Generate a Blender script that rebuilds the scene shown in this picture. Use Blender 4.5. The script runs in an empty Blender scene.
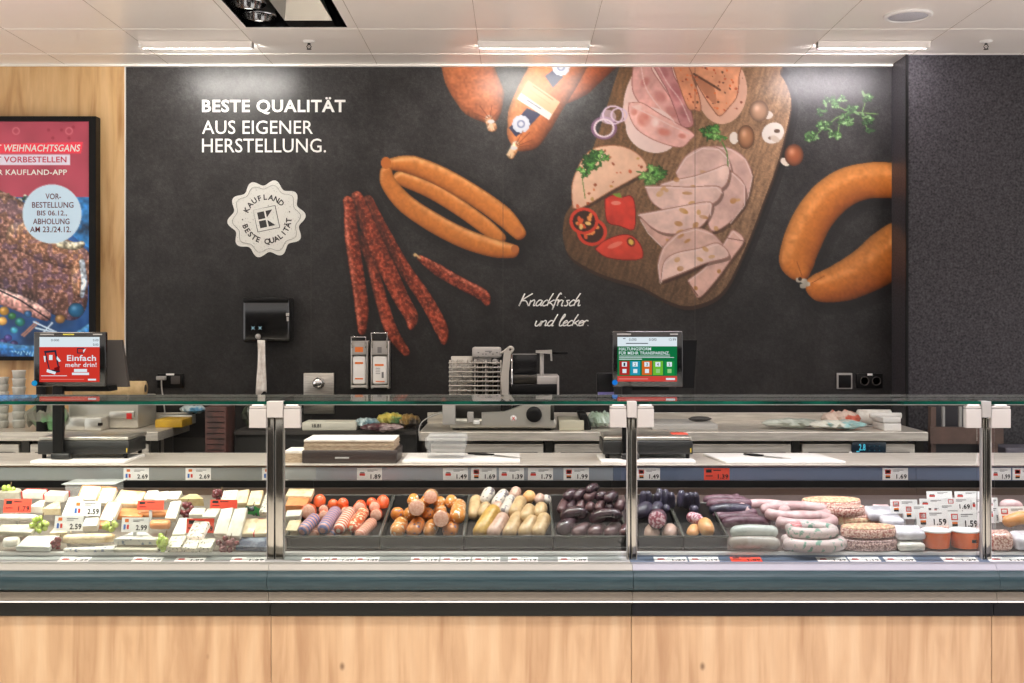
import bpy, bmesh, math, random
import numpy as np
from mathutils import Vector, Matrix, Quaternion
random.seed(7)
rng = np.random.default_rng(11)
SC = bpy.context.scene
COL = SC.collection
F = 1142.0; CX = 517.0; CY = 325.0; EYE = 1.5
def X(x, Y): return (x-CX)*Y/F
def Z(y, Y): return EYE-(y-CY)*Y/F
WALL = 6.6
# ---------------------------------------------------------------- colour + materials
def lin(c):
    return tuple(((v/12.92) if v <= .04045 else ((v+.055)/1.055)**2.4) for v in c)
def C3(r, g, b): return lin((r/255, g/255, b/255))
def nodes(name):
    m = bpy.data.materials.new(name); m.use_nodes = True
    nt = m.node_tree; b = nt.nodes['Principled BSDF']
    return m, nt, b
def mat(name, c, rough=.5, metal=0., c2=None, sc=40., lo=.4, hi=.6, bump=0., bsc=None, coat=0., stretch=None, detail=4., kind='noise', spec=.5, sss=0., alpha=1., emit=0.):
    m, nt, b = nodes(name)
    b.inputs['Base Color'].default_value = (*c, 1)
    b.inputs['Roughness'].default_value = rough
    b.inputs['Metallic'].default_value = metal
    b.inputs['Specular IOR Level'].default_value = spec
    if coat: b.inputs['Coat Weight'].default_value = coat; b.inputs['Coat Roughness'].default_value = .12
    if sss:
        b.inputs['Subsurface Weight'].default_value = sss
        b.inputs['Subsurface Radius'].default_value = (.01, .005, .003)
    if alpha < 1: b.inputs['Alpha'].default_value = alpha
    if emit:
        b.inputs['Emission Color'].default_value = (*c, 1); b.inputs['Emission Strength'].default_value = emit
    if c2 is not None or bump:
        tc = nt.nodes.new('ShaderNodeTexCoord'); mp = nt.nodes.new('ShaderNodeMapping')
        nt.links.new(tc.outputs['Object'], mp.inputs[0])
        if stretch: mp.inputs['Scale'].default_value = stretch
    if c2 is not None:
        if kind == 'noise':
            n = nt.nodes.new('ShaderNodeTexNoise'); n.inputs['Scale'].default_value = sc; n.inputs['Detail'].default_value = detail; out = n.outputs[0]
        elif kind == 'voronoi':
            n = nt.nodes.new('ShaderNodeTexVoronoi'); n.inputs['Scale'].default_value = sc; out = n.outputs['Distance']
        else:
            n = nt.nodes.new('ShaderNodeTexWave'); n.bands_direction = 'X'; n.inputs['Scale'].default_value = sc; n.inputs['Distortion'].default_value = 1.0; out = n.outputs[0]
        nt.links.new(mp.outputs[0], n.inputs['Vector'])
        r = nt.nodes.new('ShaderNodeValToRGB')
        r.color_ramp.elements[0].position = lo; r.color_ramp.elements[1].position = hi
        r.color_ramp.elements[0].color = (*c, 1); r.color_ramp.elements[1].color = (*c2, 1)
        nt.links.new(out, r.inputs[0]); nt.links.new(r.outputs[0], b.inputs['Base Color'])
    if bump:
        n2 = nt.nodes.new('ShaderNodeTexNoise'); n2.inputs['Scale'].default_value = bsc or sc; n2.inputs['Detail'].default_value = 3
        nt.links.new(mp.outputs[0], n2.inputs['Vector'])
        bp = nt.nodes.new('ShaderNodeBump'); bp.inputs['Strength'].default_value = bump; bp.inputs['Distance'].default_value = .004
        nt.links.new(n2.outputs[0], bp.inputs['Height']); nt.links.new(bp.outputs[0], b.inputs['Normal'])
    return m
def attr_mat(name, rough, spec=.5, emit=0., coarse=None):
    m, nt, b = nodes(name)
    a = nt.nodes.new('ShaderNodeAttribute'); a.attribute_name = 'Col'
    b.inputs['Roughness'].default_value = rough; b.inputs['Specular IOR Level'].default_value = spec
    nt.links.new(a.outputs['Color'], b.inputs['Base Color'])
    if emit:
        nt.links.new(a.outputs['Color'], b.inputs['Emission Color']); b.inputs['Emission Strength'].default_value = emit
    return m
def emis(name, c, s):
    m = bpy.data.materials.new(name); m.use_nodes = True; nt = m.node_tree
    nt.nodes.clear(); e = nt.nodes.new('ShaderNodeEmission'); o = nt.nodes.new('ShaderNodeOutputMaterial')
    e.inputs[0].default_value = (*c, 1); e.inputs[1].default_value = s; nt.links.new(e.outputs[0], o.inputs[0]); return m
def glass(name, tint=(.96, .985, .97), refl=1.0, rough=0.):
    m = bpy.data.materials.new(name); m.use_nodes = True; nt = m.node_tree
    nt.nodes.clear(); o = nt.nodes.new('ShaderNodeOutputMaterial'); mx = nt.nodes.new('ShaderNodeMixShader')
    t = nt.nodes.new('ShaderNodeBsdfTransparent'); g = nt.nodes.new('ShaderNodeBsdfGlossy'); f = nt.nodes.new('ShaderNodeFresnel')
    mu = nt.nodes.new('ShaderNodeMath'); mu.operation = 'MULTIPLY'; mu.inputs[1].default_value = refl
    t.inputs[0].default_value = (*tint, 1); g.inputs['Roughness'].default_value = rough; f.inputs[0].default_value = 1.45
    nt.links.new(f.outputs[0], mu.inputs[0]); nt.links.new(mu.outputs[0], mx.inputs[0])
    nt.links.new(t.outputs[0], mx.inputs[1]); nt.links.new(g.outputs[0], mx.inputs[2]); nt.links.new(mx.outputs[0], o.inputs[0]); return m
def film(name, c, a, rough=.2):
    m = bpy.data.materials.new(name); m.use_nodes = True; nt = m.node_tree
    nt.nodes.clear(); o = nt.nodes.new('ShaderNodeOutputMaterial'); mx = nt.nodes.new('ShaderNodeMixShader')
    t = nt.nodes.new('ShaderNodeBsdfTransparent'); p = nt.nodes.new('ShaderNodeBsdfPrincipled')
    p.inputs['Base Color'].default_value = (*c, 1); p.inputs['Roughness'].default_value = rough
    mx.inputs[0].default_value = a
    nt.links.new(t.outputs[0], mx.inputs[1]); nt.links.new(p.outputs[0], mx.inputs[2]); nt.links.new(mx.outputs[0], o.inputs[0]); return m
# ---------------------------------------------------------------- text
_tc = {}
def text_geo(s, bold=0.):
    k = (s, bold)
    if k in _tc: return _tc[k]
    cu = bpy.data.curves.new('t', 'FONT'); cu.body = s; cu.size = 1; cu.offset = bold; cu.space_character = 1+bold*3.2; cu.resolution_u = 3; cu.fill_mode = 'FRONT'
    ob = bpy.data.objects.new('t', cu); COL.objects.link(ob)
    dg = bpy.context.evaluated_depsgraph_get(); dg.update()
    me = bpy.data.meshes.new_from_object(ob.evaluated_get(dg))
    v = [(p.co.x, p.co.y) for p in me.vertices]; f = [tuple(p.vertices) for p in me.polygons]
    bpy.data.objects.remove(ob); bpy.data.curves.remove(cu); bpy.data.meshes.remove(me)
    xs = [p[0] for p in v]; ys = [p[1] for p in v]
    _tc[k] = (v, f, min(xs), min(ys), max(xs), max(ys)); return _tc[k]
# ---------------------------------------------------------------- mesh builder
class MB:
    def __init__(s): s.v = []; s.f = []; s.m = []; s.sm = []
    def add(s, vs, fs, m=0, smooth=False):
        o = len(s.v); s.v += [tuple(p) for p in vs]
        for f in fs: s.f.append(tuple(i+o for i in f)); s.m.append(m); s.sm.append(smooth)
        return s
    def box(s, x0, x1, y0, y1, z0, z1, m=0, faces=None):
        vs = [(x, y, z) for z in (z0, z1) for y in (y0, y1) for x in (x0, x1)]
        fs = [(0, 2, 3, 1), (4, 5, 7, 6), (0, 1, 5, 4), (2, 6, 7, 3), (0, 4, 6, 2), (1, 3, 7, 5)]
        return s.add(vs, fs, m)
    def rbox(s, x0, x1, y0, y1, z0, z1, r=.003, m=0, seg=2, M=None, smooth=True):
        bm = bmesh.new(); bmesh.ops.create_cube(bm, size=1)
        for v in bm.verts: v.co = Vector(((x0+x1)/2+v.co.x*(x1-x0), (y0+y1)/2+v.co.y*(y1-y0), (z0+z1)/2+v.co.z*(z1-z0)))
        r = min(r, .49*min(x1-x0, y1-y0, z1-z0))
        bmesh.ops.bevel(bm, geom=list(bm.edges), offset=r, segments=seg, profile=.5, affect='EDGES')
        if M is not None: bmesh.ops.transform(bm, matrix=M, verts=bm.verts)
        bm.verts.index_update(); s.add([v.co[:] for v in bm.verts], [[v.index for v in f.verts] for f in bm.faces], m, smooth)
        bm.free(); return s
    def prism(s, pts, a, b, axis='y', m=0):
        n = len(pts)
        def P(p, t): return {'y': (p[0], t, p[1]), 'x': (t, p[0], p[1]), 'z': (p[0], p[1], t)}[axis]
        vs = [P(p, a) for p in pts]+[P(p, b) for p in pts]
        fs = [tuple(range(n)), tuple(range(2*n-1, n-1, -1))]+[(i, i+n, (i+1) % n+n, (i+1) % n) for i in range(n)]
        return s.add(vs, fs, m)
    def tube(s, path, rad, n=10, m=0, cap=True, flat=1.0, closed=False):
        path = [Vector(p) for p in path]; k = len(path)
        if not hasattr(rad, '__len__'): rad = [rad]*k
        vs = []; up = None
        for i in range(k):
            if closed: d = path[(i+1) % k]-path[i-1]
            else: d = path[min(i+1, k-1)]-path[max(i-1, 0)]
            if d.length < 1e-9: d = Vector((1, 0, 0))
            d.normalize()
            if up is None:
                up = Vector((0, 0, 1)) if abs(d.z) < .9 else Vector((0, 1, 0))
            u = d.cross(up)
            if u.length < 1e-6: u = d.cross(Vector((0, 1, .1)))
            u.normalize(); w = u.cross(d).normalized(); up = w
            for j in range(n):
                a = 2*math.pi*j/n; q = path[i]+u*(math.cos(a)*rad[i])+w*(math.sin(a)*rad[i]*flat); vs.append(q[:])
        fs = []
        kk = k if closed else k-1
        for i in range(kk):
            for j in range(n):
                i2 = (i+1) % k
                fs.append((i*n+j, i*n+(j+1) % n, i2*n+(j+1) % n, i2*n+j))
        if cap and not closed: fs.append(tuple(range(n-1, -1, -1))); fs.append(tuple((k-1)*n+j for j in range(n)))
        return s.add(vs, fs, m, True)
    def lathe(s, prof, c, n=24, m=0, axis='z', smooth=True, cap=True):
        vs = []
        for r, h in prof:
            for j in range(n):
                a = 2*math.pi*j/n; p, q = math.cos(a)*r, math.sin(a)*r
                vs.append({'z': (c[0]+p, c[1]+q, c[2]+h), 'y': (c[0]+p, c[1]+h, c[2]+q), 'x': (c[0]+h, c[1]+p, c[2]+q)}[axis])
        k = len(prof); fs = [(i*n+j, i*n+(j+1) % n, (i+1)*n+(j+1) % n, (i+1)*n+j) for i in range(k-1) for j in range(n)]
        if cap: fs.append(tuple(range(n-1, -1, -1))); fs.append(tuple((k-1)*n+j for j in range(n)))
        return s.add(vs, fs, m, smooth)
    def ball(s, c, r, m=0, n=8, k=5, sc=(1, 1, 1)):
        vs = [(c[0], c[1], c[2]-r*sc[2])]
        for i in range(1, k):
            t = math.pi*i/k
            for j in range(n):
                a = 2*math.pi*j/n
                vs.append((c[0]+r*sc[0]*math.sin(t)*math.cos(a), c[1]+r*sc[1]*math.sin(t)*math.sin(a), c[2]-r*sc[2]*math.cos(t)))
        vs.append((c[0], c[1], c[2]+r*sc[2])); L = len(vs)-1
        fs = [(0, 1+(j+1) % n, 1+j) for j in range(n)]
        for i in range(k-2):
            for j in range(n): a0 = 1+i*n; fs.append((a0+j, a0+(j+1) % n, a0+n+(j+1) % n, a0+n+j))
        fs += [(1+(k-2)*n+j, 1+(k-2)*n+(j+1) % n, L) for j in range(n)]
        return s.add(vs, fs, m, True)
    def text(s, t, o, u, v, w, h, m=0, bold=0., shear=0.):
        # text fitted in w x h with its lower left corner at o; u, v unit vectors
        vv, ff, a, b, c, d = text_geo(t, bold); o = Vector(o); u = Vector(u); v = Vector(v)
        kx = w/(c-a); ky = h/(d-b)
        s.add([(o+u*((p[0]-a)*kx+shear*(p[1]-b)*ky)+v*((p[1]-b)*ky))[:] for p in vv], ff, m); return s
    def wtext(s, t, x0, y0, x1, y1, Y, m=0, bold=0., shear=0.):   # pixel box on a plane facing the room at depth Y
        return s.text(t, (X(x0, Y), Y, Z(y1, Y)), (1, 0, 0), (0, 0, 1), X(x1, Y)-X(x0, Y), Z(y0, Y)-Z(y1, Y), m, bold, shear)
    def wrect(s, x0, y0, x1, y1, Y, th=.001, m=0):
        return s.box(X(x0, Y), X(x1, Y), Y, Y+th, Z(y1, Y), Z(y0, Y), m)
    def wpoly(s, pts, Y, th=.001, m=0):
        return s.prism([(X(p[0], Y), Z(p[1], Y)) for p in pts], Y, Y+th, 'y', m)
    def build(s, name, mats, parent=None, origin=None, tri=False):
        me = bpy.data.meshes.new(name)
        if parent is not None: o = parent.location.copy() if origin is None else Vector(origin)
        elif origin is not None: o = Vector(origin)
        else:
            a = np.array(s.v); o = Vector(((a[:, 0].min()+a[:, 0].max())/2, (a[:, 1].min()+a[:, 1].max())/2, a[:, 2].min()))
        a = np.array(s.v)-np.array(o[:])
        me.from_pydata([tuple(p) for p in a], [], s.f)
        if not isinstance(mats, (list, tuple)): mats = [mats]
        for m in mats: me.materials.append(m)
        me.polygons.foreach_set('material_index', s.m); me.polygons.foreach_set('use_smooth', s.sm); me.update()
        bm = bmesh.new(); bm.from_mesh(me); bmesh.ops.recalc_face_normals(bm, faces=bm.faces); bm.to_mesh(me); bm.free()
        ob = bpy.data.objects.new(name, me); COL.objects.link(ob)
        if parent is not None: ob.parent = parent; ob.location = (0, 0, 0)
        else: ob.location = o
        return ob
def sub(mb, name, mats, parent, top):   # sub-part: parent part sits at the thing's origin
    ob = mb.build(name, mats, None, origin=top.location); ob.parent = parent; ob.location = (0, 0, 0); return ob
def thing(name, loc, label, cat, group=None):
    o = bpy.data.objects.new(name, None); COL.objects.link(o); o.location = loc; o.empty_display_size = .05
    return tag(o, label, cat, group)
def tag(o, label, cat, group=None, kind=None):
    o['label'] = label; o['category'] = cat
    if group: o['group'] = group
    if kind: o['kind'] = kind
    return o
def struct(mb, name, mats, parent=None):
    o = mb.build(name, mats, parent)
    if parent is None: o['kind'] = 'structure'
    return o
ORD = ['first', 'second', 'third', 'fourth', 'fifth', 'sixth', 'seventh', 'eighth', 'ninth', 'tenth', 'eleventh', 'twelfth', 'thirteenth', 'fourteenth']
def ordn(i, n):
    if n == 1: return 'only one'
    if i == 0: return 'leftmost'
    if i == n-1: return 'rightmost'
    return ORD[i]+' from left'
# ---------------------------------------------------------------- raster painter for printed pictures
def vnoise(h, w, cell, seed=0):
    r = np.random.default_rng(seed); gh, gw = int(h/cell)+3, int(w/cell)+3
    g = r.random((gh, gw)); y = np.arange(h)/cell; x = np.arange(w)/cell
    yi = y.astype(int); xi = x.astype(int); fy = (y-yi)[:, None]; fx = (x-xi)[None]
    fy = fy*fy*(3-2*fy); fx = fx*fx*(3-2*fx)
    a = g[yi][:, xi]; b = g[yi][:, xi+1]; c = g[yi+1][:, xi]; d = g[yi+1][:, xi+1]
    return (a*(1-fx)+b*fx)*(1-fy)+(c*(1-fx)+d*fx)*fy
class Canvas:
    def __init__(s, x0, y0, x1, y1, ss=2):
        s.x0, s.y0, s.x1, s.y1, s.ss = x0, y0, x1, y1, ss
        s.W = int((x1-x0)*ss); s.H = int((y1-y0)*ss); s.a = np.zeros((s.H, s.W, 3))
        s.n1 = vnoise(s.H, s.W, 2*ss, 1); s.n2 = vnoise(s.H, s.W, 5*ss, 2); s.n3 = vnoise(s.H, s.W, 18*ss, 3); s.n0 = np.random.default_rng(5).random((s.H, s.W))
    def win(s, xa, ya, xb, yb):
        ss = s.ss
        i0 = max(0, int((xa-s.x0)*ss)-1); i1 = min(s.W, int((xb-s.x0)*ss)+2); j0 = max(0, int((ya-s.y0)*ss)-1); j1 = min(s.H, int((yb-s.y0)*ss)+2)
        if i1 <= i0 or j1 <= j0: return None
        xx, yy = np.meshgrid(s.x0+(np.arange(i0, i1)+.5)/ss, s.y0+(np.arange(j0, j1)+.5)/ss)
        return (slice(j0, j1), slice(i0, i1)), xx, yy
    def put(s, sl, mask, col, a=1.):
        reg = s.a[sl]; m = (mask*a)[..., None]; s.a[sl] = reg*(1-m)+np.asarray(col)*m
    def inpoly(s, pts, xx, yy):
        m = np.zeros(xx.shape, bool); n = len(pts)
        for i in range(n):
            xa, ya = pts[i]; xb, yb = pts[(i+1) % n]
            if ya == yb: continue
            c = ((ya > yy) != (yb > yy)) & (xx < (xb-xa)*(yy-ya)/(yb-ya)+xa); m ^= c
        return m.astype(float)
    def poly(s, pts, col, a=1., smooth=False, edge=None, nz=0.):
        if smooth: pts = cr(pts+[pts[0]], 5)[:-1] if True else pts
        P = np.array(pts); w = s.win(P[:, 0].min(), P[:, 1].min(), P[:, 0].max(), P[:, 1].max())
        if w is None: return
        sl, xx, yy = w; m = s.inpoly(pts, xx, yy)
        c = np.ones(xx.shape+(3,))*np.array(col)/255
        if nz: c = c*(1+nz*(s.n2[sl]-.5)+.5*nz*(s.n1[sl]-.5)+1.6*nz*(s.n3[sl]-.5))[..., None]
        s.put(sl, m, np.clip(c, 0, 1), a)
        if edge: s.line(list(pts)+[pts[0]], edge[1], edge[0])
    def ell(s, cx, cy, rx, ry, col, rot=0., a=1., nz=0., dome=0., hl=None, ring=None, soft=0.):
        R = max(rx, ry)+1; w = s.win(cx-R, cy-R, cx+R, cy+R)
        if w is None: return
        sl, xx, yy = w; t = math.radians(rot); dx = xx-cx; dy = yy-cy
        u = (dx*math.cos(t)+dy*math.sin(t))/rx; v = (-dx*math.sin(t)+dy*math.cos(t))/ry; d = np.sqrt(u*u+v*v)
        m = (d < 1).astype(float)
        if ring: m = ((d < 1) & (d > ring)).astype(float)
        if soft: m = np.clip((1-d)/soft, 0, 1)*(.7+.6*(s.n2[sl]-.5))
        c = np.ones(xx.shape+(3,))*np.array(col)/255
        k = 1+nz*(s.n2[sl]-.5)
        if dome: k = k*(1-dome*d**3)
        c = c*k[..., None]
        if hl: c = c+(hl*np.exp(-((u+.25)**2+(v+.3)**2)/.12))[..., None]
        s.put(sl, m, np.clip(c, 0, 1), a)
    def tube(s, pts, rad, dark, mid, light, nz=0., spec=.0, lat=-.35, a=1., tex=None):
        P = np.array(cr(pts, 6)); n = len(pts); rr = np.interp(np.linspace(0, n-1, len(P)), range(n), rad)
        R = max(rad)+2; w = s.win(P[:, 0].min()-R, P[:, 1].min()-R, P[:, 0].max()+R, P[:, 1].max()+R)
        if w is None: return
        sl, xx, yy = w; best = np.full(xx.shape, 9.); lt = np.zeros(xx.shape); al = np.zeros(xx.shape)
        for i in range(len(P)-1):
            ax, ay = P[i]; bx, by = P[i+1]; L2 = (bx-ax)**2+(by-ay)**2+1e-9
            t = np.clip(((xx-ax)*(bx-ax)+(yy-ay)*(by-ay))/L2, 0, 1)
            dx = xx-(ax+t*(bx-ax)); dy = yy-(ay+t*(by-ay)); r = rr[i]+(rr[i+1]-rr[i])*t; d = np.hypot(dx, dy)/np.maximum(r, .1)
            # lateral: light comes from the upper left
            l = (dx*.5+dy*.86)/np.maximum(r, .1)
            k = d < best; best = np.where(k, d, best); lt = np.where(k, l, lt); al = np.where(k, (i+t)/len(P), al)
        m = (best < 1).astype(float)
        D, Mi, Li = [np.array(q)/255 for q in (dark, mid, light)]
        e = np.clip((lt+1)/2, 0, 1)[..., None]
        c = np.where(e < .45, Li+(Mi-Li)*(e/.45), Mi+(D-Mi)*((e-.45)/.55)**1.4)
        c = c*(1-.35*np.clip(best, 0, 1)**6)[..., None]
        c = c*(1+nz*(s.n1[sl]-.5)+nz*.7*(s.n2[sl]-.5))[..., None]
        if spec: c = c+(spec*np.exp(-((lt-lat)/.22)**2)*(best < .85)*(.5+s.n2[sl]))[..., None]
        if tex is not None: c = tex(c, s, sl, al, lt)
        s.put(sl, m, np.clip(c, 0, 1), a)
    def line(s, pts, wd, col, a=1.):
        P = pts
        for i in range(len(P)-1):
            ax, ay = P[i]; bx, by = P[i+1]; w = s.win(min(ax, bx)-wd, min(ay, by)-wd, max(ax, bx)+wd, max(ay, by)+wd)
            if w is None: continue
            sl, xx, yy = w; t = np.clip(((xx-ax)*(bx-ax)+(yy-ay)*(by-ay))/((bx-ax)**2+(by-ay)**2+1e-9), 0, 1)
            m = (np.hypot(xx-(ax+t*(bx-ax)), yy-(ay+t*(by-ay))) < wd/2).astype(float); s.put(sl, m, np.array(col)/255, a)
    def specks(s, pts, n, cols, r0, r1, seed=0, a=.9):
        rd = random.Random(seed); P = np.array(pts); k = 0
        while k < n:
            x = rd.uniform(P[:, 0].min(), P[:, 0].max()); y = rd.uniform(P[:, 1].min(), P[:, 1].max())
            if s.inpoly(pts, np.array([[x]]), np.array([[y]]))[0, 0] < .5: k += .2; continue
            r = rd.uniform(r0, r1); s.ell(x, y, r, r*rd.uniform(.5, 1), rd.choice(cols), rd.uniform(0, 180), a=a); k += 1
    def leaf(s, x, y, n, R, seed=0, cols=((48, 92, 40), (70, 120, 54), (104, 146, 78), (34, 70, 30))):
        rd = random.Random(seed)
        for i in range(max(3, n//7)):
            t = rd.uniform(0, 6.28); q = R*.75*math.sqrt(rd.random()); lx, ly = x+q*math.cos(t), y+q*.75*math.sin(t); a0 = rd.uniform(0, 6.28); sz = R*rd.uniform(.32, .5); c = np.array(rd.choice(cols), float)
            def out(k): return [(lx+k*sz*(.45+.55*abs(math.cos(1.5*(u-a0))))*(1+.16*math.sin(11*u))*math.cos(u), ly+k*sz*.85*(.45+.55*abs(math.cos(1.5*(u-a0))))*(1+.16*math.sin(11*u))*math.sin(u)) for u in [6.283*j/44 for j in range(44)]]
            s.poly(out(1.12), tuple(c*.55)); s.poly(out(1), tuple(c), nz=.25); s.poly(out(.5), tuple(np.clip(c*1.35+12, 0, 255)), a=.6)
            for j in range(3): s.line([(lx, ly), (lx+sz*.8*math.cos(a0+j*2.09), ly+sz*.7*math.sin(a0+j*2.09))], .5, tuple(np.clip(c*1.6+20, 0, 255)), .8)
        for i in range(n//8):
            t = rd.uniform(0, 6.28); q = R*math.sqrt(rd.random())
            s.ell(x+q*math.cos(t), y+q*.7*math.sin(t), rd.uniform(1.6, 3.8), rd.uniform(.7, 1.5), rd.choice(cols), rd.uniform(0, 180))
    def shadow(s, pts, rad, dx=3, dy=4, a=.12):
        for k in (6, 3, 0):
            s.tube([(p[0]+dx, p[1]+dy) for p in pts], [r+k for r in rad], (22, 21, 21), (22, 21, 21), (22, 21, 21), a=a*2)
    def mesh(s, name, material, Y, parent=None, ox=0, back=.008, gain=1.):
        ss = s.ss; h = s.H//ss; w = s.W//ss
        c = s.a[:h*ss, :w*ss].reshape(h, ss, w, ss, 3).mean((1, 3)); c = np.clip(c, 0, 1)
        c = np.where(c <= .04045, c/12.92, ((c+.055)/1.055)**2.4)*gain
        px = s.x0+.5+np.arange(w); py = s.y0+.5+np.arange(h)
        px[0] = s.x0; px[-1] = s.x1; py[0] = s.y0; py[-1] = s.y1
        gx, gy = np.meshgrid((px-CX)*Y/F, EYE-(py-CY)*Y/F)
        co = np.stack([gx, np.full_like(gx, Y), gy], -1).reshape(-1, 3)
        idx = np.arange(h*w).reshape(h, w)
        q = np.stack([idx[:-1, :-1], idx[1:, :-1], idx[1:, 1:], idx[:-1, 1:]], -1).reshape(-1, 4)
        # a thin backing so the print has thickness
        nb = h*w; xa, xb, za, zb = gx[0, 0], gx[0, -1], gy[-1, 0], gy[0, 0]
        co = np.concatenate([co, [[xa, Y+back, za], [xb, Y+back, za], [xb, Y+back, zb], [xa, Y+back, zb]]])
        extra = [(nb, nb+3, nb+2, nb+1), (int(idx[-1, 0]), nb, nb+1, int(idx[-1, -1])), (int(idx[0, 0]), int(idx[0, -1]), nb+2, nb+3), (int(idx[0, 0]), nb+3, nb, int(idx[-1, 0])), (int(idx[0, -1]), int(idx[-1, -1]), nb+1, nb+2)]
        q = np.concatenate([q, np.array(extra)])
        o = Vector(((xa+xb)/2, Y, za)) if parent is None else parent.location
        co = co-np.array(o[:])
        me = bpy.data.meshes.new(name); me.vertices.add(len(co)); me.vertices.foreach_set('co', co.ravel())
        me.loops.add(q.size); me.loops.foreach_set('vertex_index', q.ravel().astype(np.int32))
        me.polygons.add(len(q)); me.polygons.foreach_set('loop_start', np.arange(0, q.size, 4, dtype=np.int32))
        me.update(calc_edges=True)
        at = me.color_attributes.new('Col', 'FLOAT_COLOR', 'POINT')
        cc = np.ones((len(co), 4)); cc[:nb, :3] = c.reshape(-1, 3); cc[nb:, :3] = .02
        at.data.foreach_set('color', cc.ravel()); me.materials.append(material); me.validate()
        ob = bpy.data.objects.new(name, me); COL.objects.link(ob)
        if parent is None: ob.location = o
        else: ob.parent = parent
        return ob
def cr(pts, k=6):
    P = [np.array(p, float) for p in pts]
    if len(P) < 3:
        return [tuple(P[0]+(P[-1]-P[0])*i/k) for i in range(k+1)]
    Q = [P[0]]+P+[P[-1]]; out = []
    for i in range(1, len(Q)-2):
        a, b, c, d = Q[i-1], Q[i], Q[i+1], Q[i+2]
        for j in range(k):
            t = j/k; out.append(tuple(.5*((2*b)+(-a+c)*t+(2*a-5*b+4*c-d)*t*t+(-a+3*b-3*c+d)*t**3)))
    out.append(tuple(P[-1])); return out
# ---------------------------------------------------------------- shared materials
M = {}
M['ceil'] = mat('ceiling_panel_paint', C3(244, 238, 232), .28, spec=.9)
M['seam_dark'] = mat('ceiling_seam', C3(176, 166, 154), .6)
M['seam_light'] = mat('ceiling_seam_light', C3(235, 232, 226), .4)
M['slate'] = mat('dark_slate_panel', C3(22, 21, 23), .42, c2=C3(92, 89, 94), sc=85, lo=.25, hi=1.0, detail=15, spec=.22)
M['black_trim'] = mat('black_trim', C3(14, 13, 14), .4, spec=.2)
M['floor'] = mat('floor_tile', C3(226, 220, 212), .35, c2=C3(214, 208, 200), sc=3)
M['back'] = mat('back_wall_paint', C3(60, 57, 54), .7)
M['steel'] = mat('brushed_steel', C3(190, 186, 178), .32, 1., c2=C3(168, 164, 157), sc=20, stretch=(.6, 8, 8))
M['steel_w'] = mat('worktop_steel', C3(222, 214, 204), .42, .6, c2=C3(200, 192, 182), sc=14, stretch=(.5, 6, 6))
M['dsteel'] = mat('dark_steel', C3(70, 68, 64), .3, .9)
M['chrome'] = mat('chrome', C3(215, 215, 215), .08, 1.)
M['alu'] = mat('rail_aluminium', C3(205, 202, 196), .3, .7)
M['blue_rail'] = mat('price_rail_plastic', C3(112, 126, 148), .3, .4)
M['black'] = mat('black_plastic', C3(12, 12, 13), .4, spec=.18)
M['gblack'] = mat('glossy_black_plastic', C3(14, 14, 15), .12, coat=.5)
M['dgrey'] = mat('dark_grey_plastic', C3(58, 54, 52), .5)
M['grey'] = mat('grey_plastic', C3(150, 148, 145), .5)
M['lgrey'] = mat('light_grey_plastic', C3(172, 168, 164), .45)
M['white'] = mat('white_plastic', C3(232, 230, 228), .4)
M['paper'] = mat('white_paper', C3(232, 228, 222), .8, c2=C3(215, 208, 200), sc=30)
M['kraft'] = mat('brown_paper', C3(205, 180, 135), .8, c2=C3(190, 165, 120), sc=30)
M['card'] = mat('white_card', C3(240, 238, 236), .5)
M['redcard'] = mat('red_card', C3(240, 82, 60), .5)
M['orange'] = mat('orange_print', C3(226, 120, 50), .5)
M['redp'] = mat('red_print', C3(205, 60, 50), .5)
M['bluep'] = mat('blue_print', C3(60, 110, 190), .5)
M['ink'] = mat('black_ink', C3(25, 24, 24), .6)
M['greyink'] = mat('grey_ink', C3(120, 118, 118), .6)
M['white_print'] = mat('white_print', C3(236, 236, 232), .5)
M['gedge'] = mat('green_glass_edge', C3(10, 84, 66), .1, spec=.5, c2=C3(4, 30, 26), sc=2.5, coat=.3)
M['glass'] = glass('clear_glass')
M['glass_top'] = glass('clear_top_glass', tint=(.93, .96, .945))
M['teal'] = mat('bumper_rubber', C3(38, 55, 60), .34, c2=C3(44, 62, 67), sc=30, stretch=(.3, 4, 4), spec=.22)
M['cream'] = mat('cream_trim', C3(116, 109, 98), .4)
M['rail_g'] = mat('front_rail_grey', C3(142, 139, 132), .4)
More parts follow.
